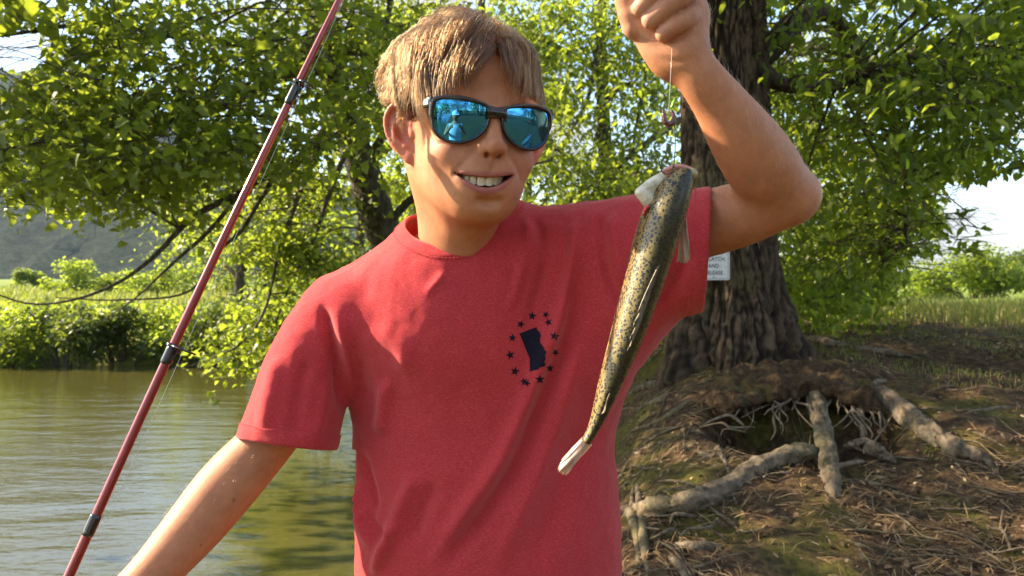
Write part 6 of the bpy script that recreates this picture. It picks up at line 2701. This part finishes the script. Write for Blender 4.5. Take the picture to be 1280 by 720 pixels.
# axis pixel, half width across the picture (px)
AX = [(858, 211, 8), (856, 217, 14), (851, 228, 20), (845, 240, 24), (838, 258, 27), (830, 280, 28.5), (820, 312, 28), (809, 350, 26), (797, 388, 24), (785, 424, 21.5),
      (771, 462, 17.5), (758, 498, 13.5), (748, 524, 9.5), (740, 541, 7.2), (733, 553, 6.6)]
ax = spline(np.array([np.append(P(x, y, FD + 0.00006 * (y - 216) * 0.6), 0.95 * w * FD / FPX) for x, y, w in AX]), 90)
n_ = len(ax)
tf = nrm(np.gradient(ax[:, :3], axis=0))
DORS = np.array([0.30, -0.92, 0.10])                     # the back faces the camera and a little right
seg = 40
rows, cols = [], []
ang = np.linspace(0, 2 * np.pi, seg, endpoint=False)     # 0 = dorsal
ls = np.linspace(0, 1, n_)
for k in range(n_):
    d = nrm(DORS - tf[k] * (DORS @ tf[k]))
    l = np.cross(tf[k], d)                                # lateral
    hw = ax[k, 3]
    dv = hw * 1.22                                        # deeper than wide
    wd = hw * 0.93
    e = 0.92
    cx = np.sign(np.cos(ang)) * np.abs(np.cos(ang)) ** e
    sx = np.sign(np.sin(ang)) * np.abs(np.sin(ang)) ** e
    rows.append(ax[k, :3] - d * dv * 0.30 + cx[:, None] * d * dv + sx[:, None] * l * wd)
    dn = np.cos(ang)
    spine = np.exp(-((ang - np.where(ang > np.pi, 2 * np.pi, 0)) / 0.30) ** 2)
    c = np.zeros((seg, 3))
    back = np.array([0.034, 0.028, 0.010])
    flank = np.array([0.190, 0.138, 0.036])
    belly = np.array([0.52, 0.44, 0.30])
    w1 = sstep(0.995, 0.80, dn)[:, None]
    w2 = sstep(-0.10, -0.75, dn)[:, None]
    c = lerp(lerp(back, flank, w1), belly, w2)
    pink = np.exp(-((dn - 0.05) / 0.22) ** 2)[:, None] * 0.35
    c = lerp(c, np.array([0.30, 0.12, 0.07]), pink)
    gill = np.exp(-((ls[k] - 0.150 - 0.030 * np.abs(np.sin(ang)) + 0.03 * (dn < -0.2)) / 0.007) ** 2) * (dn < 0.75)
    c = lerp(c, np.array([0.02, 0.015, 0.008]), (0.75 * gill)[:, None])
    cols.append(c)
V = np.concatenate(rows)
Cc = np.concatenate(cols)
f = [[k * seg + s, k * seg + (s + 1) % seg, (k + 1) * seg + (s + 1) % seg, (k + 1) * seg + s] for k in range(n_ - 1) for s in range(seg)]
f += [[s for s in range(seg)][::-1], [(n_ - 1) * seg + s for s in range(seg)]]


def mat_fish():
    t = NT('trout_skin')
    col = t.attr('Col').outputs['Color']
    vec = t.coord('Object')
    warp = t.noise(90, 2, 0.5, vec)
    sc_ = t.n('ShaderNodeVectorMath')
    sc_.operation = 'SCALE'
    sc_.inputs['Scale'].default_value = 0.004
    t.link(warp.outputs['Color'], sc_.inputs[0])
    ad = t.n('ShaderNodeVectorMath')
    ad.operation = 'ADD'
    t.link(vec, ad.inputs[0])
    t.link(sc_.outputs[0], ad.inputs[1])
    vo = t.n('ShaderNodeTexVoronoi')
    vo.inputs['Scale'].default_value = 340
    vo.inputs['Randomness'].default_value = 0.85
    t.link(ad.outputs[0], vo.inputs['Vector'])
    big = t.noise(120, 2, 0.5, vec)
    thr = t.n('ShaderNodeMath')
    thr.operation = 'MULTIPLY_ADD'
    t.link(big.outputs['Fac'], thr.inputs[0])
    thr.inputs[1].default_value = -0.45
    t.link(vo.outputs['Distance'], thr.inputs[2])
    sp = t.ramp(thr.outputs[0], [(0.18, (1, 1, 1)), (0.26, (0, 0, 0))])
    c = t.mix(sp, col, (0.010, 0.009, 0.005))
    sca = t.n('ShaderNodeTexVoronoi')
    sca.inputs['Scale'].default_value = 900
    t.link(vec, sca.inputs['Vector'])
    b = t.bsdf(c, 0.34, Specular_IOR_Level=0.4, Coat_Weight=0.22, Coat_Roughness=0.12)
    t.bump(sca.outputs['Distance'], 0.25, 0.0006, b)
    return t.done(b)


M_FISH = mat_fish()
o = mesh_from('body', V, f, M_FISH)
set_col(o, Cc)
part_of(o, fish)
FBODY = o


def fish_pt(u, a, out=1.0):
    """point on the skin at axis fraction u and angle a (0 dorsal, + towards picture right)"""
    k = min(int(u * (n_ - 1)), n_ - 1)
    d = nrm(DORS - tf[k] * (DORS @ tf[k]))
    l = np.cross(tf[k], d)
    hw = ax[k, 3]
    if l[0] < 0:
        l = -l
    nrm_ = nrm(math.cos(a) * d / 1.22 + math.sin(a) * l / 0.93)
    return ax[k, :3] - d * hw * 1.22 * 0.30 + out * (math.cos(a) * d * hw * 1.22 + math.sin(a) * l * hw * 0.93), nrm_, tf[k]


t = NT('fin_membrane')
fn = t.noise(160, 3, 0.6, t.coord('Object', (1, 1, 0.25)))
fc = t.ramp(fn.outputs['Fac'], [(0.3, (0.55, 0.38, 0.28)), (0.7, (0.78, 0.62, 0.50))])
fb = t.bsdf(fc, 0.25, Specular_IOR_Level=0.7)
ft = t.n('ShaderNodeBsdfTranslucent')
t.link(fc, ft.inputs['Color'])
fm = t.n('ShaderNodeMixShader')
fm.inputs[0].default_value = 0.5
t.link(fb.outputs[0], fm.inputs[1])
t.link(ft.outputs[0], fm.inputs[2])
M_FIN = t.done(fm)
t = NT('dorsal_membrane')
fn = t.noise(260, 3, 0.6, t.coord('Object'))
M_FIN2 = t.done(t.bsdf(t.ramp(fn.outputs['Fac'], [(0.42, (0.030, 0.024, 0.010)), (0.58, (0.15, 0.11, 0.045))]), 0.5))


def fin(name, root, tip, nray, thick=0.0007, scallop=0.12, mat=None):
    """fan of rays from the root line to the tip line; a thin two-sided sheet with ribs"""
    root, tip = np.asarray(root), np.asarray(tip)
    m = nray * 4 + 1
    ns = 8
    rr = spline(root, m)
    tt_ = spline(tip, m)
    nn = nrm(np.cross(rr[-1] - rr[0], tt_[m // 2] - rr[m // 2]))
    top, bot = [], []
    for i in range(m):
        rib = 0.5 + 0.5 * math.cos(2 * math.pi * i / 4)
        e = tt_[i] + (tt_[i] - rr[i]) * (-scallop * (1 - rib))
        for j in range(ns + 1):
            u = j / ns
            p = lerp(rr[i], e, u)
            h = thick * (1 - 0.75 * u) * (0.45 + 0.75 * rib) + 0.00012
            w = nn * 0.0012 * math.sin(3.0 * u + i * 0.5) * u
            top.append(p + nn * h + w)
            bot.append(p - nn * h + w)
    k = ns + 1
    n1 = len(top)
    ff = []
    for i in range(m - 1):
        for j in range(ns):
            a = i * k + j
            ff.append([a, a + k, a + k + 1, a + 1])
            ff.append([n1 + a, n1 + a + 1, n1 + a + k + 1, n1 + a + k])
        a = i * k + ns
        ff.append([a, a + k, n1 + a + k, n1 + a])
    for i in (0, m - 1):
        for j in range(ns):
            a = i * k + j
            q = [a, a + 1, n1 + a + 1, n1 + a]
            ff.append(q if i == 0 else q[::-1])
    o = mesh_from(name, np.array(top + bot), ff, mat or M_FIN)
    return part_of(o, fish)


fin('tail_fin', [P(727, 547, 0.768), P(733, 553, 0.766), P(740, 556, 0.768)], [P(702, 574, 0.772), P(697, 586, 0.766), P(700, 592, 0.764), P(708, 594, 0.768), P(716, 583, 0.772)], 10, scallop=0.05)
# dorsal fin lying half-folded along the back
r0 = [fish_pt(u, -0.02, 0.98)[0] for u in (0.47, 0.53, 0.59)]
fin('dorsal_fin', r0, [P(797, 392, 0.726), P(790, 418, 0.725), P(785, 441, 0.728)], 9, scallop=0.08, mat=M_FIN2)
r0 = [fish_pt(u, -0.2, 0.97)[0] for u in (0.765, 0.785, 0.80)]
fin('adipose_fin', r0, [fish_pt(0.80, -0.25, 1.35)[0], fish_pt(0.825, -0.25, 1.45)[0], fish_pt(0.84, -0.25, 1.25)[0]], 2, scallop=0.0, mat=M_FIN2)
r0 = [fish_pt(0.205, 1.9, 0.97)[0], fish_pt(0.225, 1.85, 0.97)[0], fish_pt(0.25, 1.8, 0.97)[0]]
fin('pectoral_fin', r0, [P(860, 306, 0.762), P(863, 320, 0.762), P(858, 330, 0.764), P(846, 328, 0.768)], 8, scallop=0.03)
r0 = [fish_pt(0.50, 2.6, 0.95)[0], fish_pt(0.52, 2.6, 0.95)[0], fish_pt(0.54, 2.6, 0.95)[0]]
fin('pelvic_fin', r0, [q + np.array([0.004, 0.012, -0.016]) for q in r0], 6)
r0 = [fish_pt(0.70, 2.9, 0.95)[0], fish_pt(0.725, 2.9, 0.95)[0], fish_pt(0.75, 2.9, 0.95)[0]]
fin('anal_fin', r0, [q + np.array([-0.006, 0.016, -0.012]) for q in r0], 6)

# open lower jaw and gill cover hanging to the left, pale; pink mouth
F = Field((0.085, 0.72, 1.30), (0.19, 0.82, 1.39), 0.0009)
JT, JB = P(799, 241, 0.757), P(824, 252, 0.762)


def jw(px, py, d, r):
    return np.append(P(px, py, d), r)


F.sweep([jw(846, 213, 0.764, 0.0042), jw(830, 222, 0.762, 0.0062), jw(812, 234, 0.760, 0.0070), jw(800, 241, 0.758, 0.0040)], 12)
F.sweep([jw(800, 241, 0.758, 0.0036), jw(810, 250, 0.760, 0.0072), jw(824, 254, 0.764, 0.0100), jw(836, 246, 0.768, 0.0115)], 12, 0.006)
F.ell(P(828, 232, 0.748), (0.0075, 0.005, 0.0045), 0.003, mode='sub')
V, Q = F.mesh()
V = smooth_mesh(V, Q, 2, 0.4)
t = NT('jaw_skin')
jn = t.noise(140, 4, 0.6, t.coord('Object'))
M_JAW = t.done(t.bsdf(t.ramp(jn.outputs['Fac'], [(0.35, (0.40, 0.34, 0.20)), (0.6, (0.70, 0.64, 0.50)), (0.8, (0.62, 0.45, 0.33))]), 0.3, Coat_Weight=0.5, Subsurface_Weight=0.2, Subsurface_Scale=0.004))
part_of(mesh_from('lower_jaw', V, Q, M_JAW), fish)
F = Field((0.13, 0.72, 1.33), (0.19, 0.80, 1.39), 0.0008)
F.sweep([jw(829, 214, 0.756, 0.0020), jw(840, 209.5, 0.754, 0.0026), jw(852, 208.5, 0.754, 0.0026), jw(862, 211, 0.755, 0.0022)], 12)
F.sweep([jw(834, 219, 0.757, 0.0028), jw(845, 215, 0.757, 0.0036), jw(856, 215, 0.758, 0.0040)], 10, 0.003)
V, Q = F.mesh()
V = smooth_mesh(V, Q, 2, 0.4)
t = NT('mouth_lining')
M_PINK = t.done(t.bsdf((0.52, 0.22, 0.16), 0.22, Subsurface_Weight=0.3, Subsurface_Scale=0.004, Coat_Weight=0.5))
part_of(mesh_from('upper_jaw', V, Q, M_PINK), fish)
F = Field((0.115, 0.73, 1.305), (0.16, 0.78, 1.345), 0.0008)
for x, y, d, r in ((807, 262, 0.752, 0.0022), (810, 258, 0.749, 0.0020), (805, 267, 0.753, 0.0018)):
    F.ell(P(x, y, d), (r, r * 0.8, r * 1.1), 0.002)
V, Q = F.mesh()
t = NT('gill')
M_GILL = t.done(t.bsdf((0.45, 0.02, 0.02), 0.2, Coat_Weight=0.6))
part_of(mesh_from('gills', V, Q, M_GILL), fish)
# eye
ec, en, et = fish_pt(0.055, 1.15, 0.93)
F = Field(ec - 0.012, ec + 0.012, 0.0008)
F.ell(ec, 0.0058)
V, Q = F.mesh()
rad_ = (V - ec) @ en
cc = np.where((rad_ > 0.0052)[:, None], np.array([0.004, 0.004, 0.004]), np.array([0.30, 0.24, 0.10]))
t = NT('fish_eye')
M_EYE = t.done(t.bsdf(t.attr('Col').outputs['Color'], 0.05, Coat_Weight=1.0))
e_ = mesh_from('eye', V, Q, M_EYE)
set_col(e_, cc)
part_of(e_, fish)

# ================================================================== leader, hook and bait between hand and fish
leader = thing('fishing_leader', 'clear line with hook and worm from fist to trout mouth', 'fishing line', loc=tuple(P(838, 62, 0.752)))
v, f = tube_geo(spline([P(840, 50, 0.762), P(839, 80, 0.750), P(837, 115, 0.750), P(836, 138, 0.750)], 12), 0.00022, 5)
part_of(mesh_from('line', v, f, M_LINE), leader)
v, f = tube_geo(spline([P(843, 150, 0.750), P(844, 180, 0.750), P(843, 200, 0.750), P(842, 210, 0.750)], 10), 0.00055, 6)
part_of(mesh_from('hook_shank', v, f, M_STEEL), leader)
v, f = tube_geo(spline([P(842, 207, 0.750), P(838, 217, 0.750), P(829, 216, 0.749), P(825, 206, 0.749), P(823, 199, 0.749)], 16), np.linspace(0.0006, 0.0003, 16), 6)
part_of(mesh_from('hook', v, f, M_STEEL), leader)
t = NT('worm')
wn = t.noise(300, 3, 0.5, t.coord('Object'))
M_WORM = t.done(t.bsdf(t.ramp(wn.outputs['Fac'], [(0.40, (0.05, 0.012, 0.010)), (0.62, (0.16, 0.035, 0.022)), (0.85, (0.45, 0.16, 0.08))]), 0.15, Coat_Weight=0.8))
q = spline([np.append(P(*p), r) for p, r in (((829, 137, 0.750), 0.0016), ((830, 145, 0.748), 0.0030), ((832, 153, 0.748), 0.0034), ((838, 155, 0.749), 0.0036), ((842, 150, 0.750), 0.0034), ((841, 143, 0.751), 0.0026), ((839, 138, 0.751), 0.0014))], 30)
v, f = tube_geo(q[:, :3], 0.75 * q[:, 3] * (1 + 0.10 * np.sin(np.arange(30) * 2.1)), 10)
part_of(mesh_from('worm', v, f, M_WORM), leader)
lf = np.array([P(839, 137, 0.750), P(843, 132, 0.748), P(845, 126, 0.750), P(844, 121, 0.751), P(840, 127, 0.752), P(838, 133, 0.751)])
t = NT('weed_scrap')
M_WEED = t.done(t.bsdf((0.16, 0.30, 0.03), 0.4))
v, f = [], []
for s_ in (-1, 1):
    v += [p + np.array([0, s_ * 0.0003, 0]) for p in lf]
f = [list(range(6)), list(range(6, 12))[::-1]] + [[i, 6 + i, 6 + (i + 1) % 6, (i + 1) % 6] for i in range(6)]
part_of(mesh_from('weed_scrap', np.array(v), f, M_WEED), leader)

# ================================================================== the photographer, mirrored in the sunglasses
ph = thing('person', 'kneeling photographer in pale top and cap, mirrored in the sunglasses', 'person', loc=(-0.03, -0.5, 0.0))
F = Field((-0.45, -0.95, -0.05), (0.40, -0.05, 1.62), 0.012)
c0 = np.array([-0.03, -0.50, 0.0])


def q4(x, y, z, rr_):
    return np.array([c0[0] + x, c0[1] + y, c0[2] + z, rr_])


F.sweep([q4(0, 0, 0.55, 0.15), q4(0, 0.02, 0.80, 0.145), q4(0, 0.02, 0.98, 0.150), q4(0, 0.01, 1.10, 0.07)], 12, flat=((0, 1, 0), 0.68))
F.sweep([q4(0, 0.01, 1.08, 0.052), q4(0, 0.03, 1.20, 0.050)], 4, 0.03)
F.ell(c0 + np.array([0, 0.045, 1.30]), (0.075, 0.095, 0.112), 0.02)
F.ell(c0 + np.array([0, 0.142, 1.29]), (0.012, 0.014, 0.018), 0.012)
for s in (-1, 1):
    F.ell(c0 + np.array([s * 0.077, 0.035, 1.295]), (0.010, 0.02, 0.03), 0.008)
    F.sweep([q4(s * 0.16, 0.0, 1.04, 0.05), q4(s * 0.22, 0.06, 0.88, 0.042), q4(s * 0.20, 0.22, 0.92, 0.036), q4(s * 0.09, 0.36, 1.12, 0.027)], 16, 0.03)
    for j in range(4):
        F.sweep([q4(s * 0.09, 0.36, 1.13, 0.014), q4(s * (0.085 - 0.004 * j), 0.385, 1.16 - 0.018 * j, 0.010), q4(s * 0.05, 0.395, 1.165 - 0.018 * j, 0.009)], 6, 0.004)
    F.sweep([q4(s * 0.09, 0.0, 0.50, 0.095), q4(s * 0.13, 0.20, 0.36, 0.080), q4(s * 0.14, 0.34, 0.14, 0.060)], 12, 0.03)
    F.sweep([q4(s * 0.14, 0.34, 0.12, 0.055), q4(s * 0.14, 0.12, 0.08, 0.055), q4(s * 0.14, -0.10, 0.06, 0.040)], 10, 0.03)
V, Q = F.mesh()
pb = mesh_from('body', V, Q, M_SKIN)
cc = np.tile(SKIN, (len(V), 1))
set_col(pb, cc)
pb.parent = ph
pb.matrix_parent_inverse = Matrix.Translation(-Vector(ph.location))


def shell(name, sel, off, col):
    N = vnormals(V, Q)
    W = V + N * off
    k = sel(V - c0)
    f = Q[k[Q].all(1)]
    us = np.unique(f)
    mp_ = np.full(len(V), -1)
    mp_[us] = np.arange(len(us))
    t = NT(name)
    nn_ = t.noise(80, 3, 0.6, t.coord('Object'))
    o = mesh_from(name, W[us], mp_[f], t.done(t.bsdf(t.mix(nn_.outputs['Fac'], col, tuple(0.8 * q for q in col)), 0.85)))
    o.parent = ph
    o.matrix_parent_inverse = Matrix.Translation(-Vector(ph.location))
    return o


shell('sleeveless_top', lambda p: (p[:, 2] > 0.48) & (p[:, 2] < 1.09) & (np.abs(p[:, 0]) < 0.165) & (p[:, 1] < 0.16), 0.006, (0.66, 0.70, 0.72))
shell('shorts', lambda p: (p[:, 2] < 0.53) & (p[:, 2] > 0.28) & (p[:, 1] < 0.28), 0.010, (0.05, 0.06, 0.09))
shell('hair', lambda p: (p[:, 2] > 1.24) & (p[:, 1] < 0.03), 0.012, (0.06, 0.035, 0.02))
cap = shell('cap', lambda p: (p[:, 2] > 1.335), 0.014, (0.70, 0.72, 0.74))
brim = [(s * 0.082 * math.cos(a), 0.10 + 0.105 * math.sin(a) * 1.0, 1.345 - 0.02 * math.sin(a)) for s, a in [(1, x) for x in np.linspace(0, np.pi, 20)]]
bv = [c0 + np.array(p) for p in brim] + [c0 + np.array(p) - np.array([0, 0, 0.006]) for p in brim]
o = mesh_from('brim', np.array(bv), [list(range(20)), list(range(20, 40))[::-1]] + [[i, 20 + i, 20 + (i + 1) % 20, (i + 1) % 20] for i in range(20)], cap.data.materials[0], None, False)
o.parent = cap
o.matrix_parent_inverse = Matrix.Identity(4)

# ================================================================== summer haze
bm = bmesh.new()
bmesh.ops.create_cube(bm, size=1.0)
me = bpy.data.meshes.new('haze')
bm.to_mesh(me)
bm.free()
hz_ = bpy.data.objects.new('haze', me)
COL.objects.link(hz_)
hz_.scale = (3100, 2500, 345)
hz_.location = (0, 600, 345 / 2 - 18)
m = bpy.data.materials.new('haze_air')
m.use_nodes = True
nt = m.node_tree
for n_k in list(nt.nodes):
    nt.nodes.remove(n_k)
mo = nt.nodes.new('ShaderNodeOutputMaterial')
pv = nt.nodes.new('ShaderNodeVolumePrincipled')
pv.inputs['Color'].default_value = (0.55, 0.76, 1.0, 1)
pv.inputs['Density'].default_value = 0.00012
pv.inputs['Anisotropy'].default_value = 0.35
nt.links.new(pv.outputs[0], mo.inputs['Volume'])
me.materials.append(m)
tag(hz_, 'thin bluish summer haze between the river and the mountain', 'haze', kind='stuff')
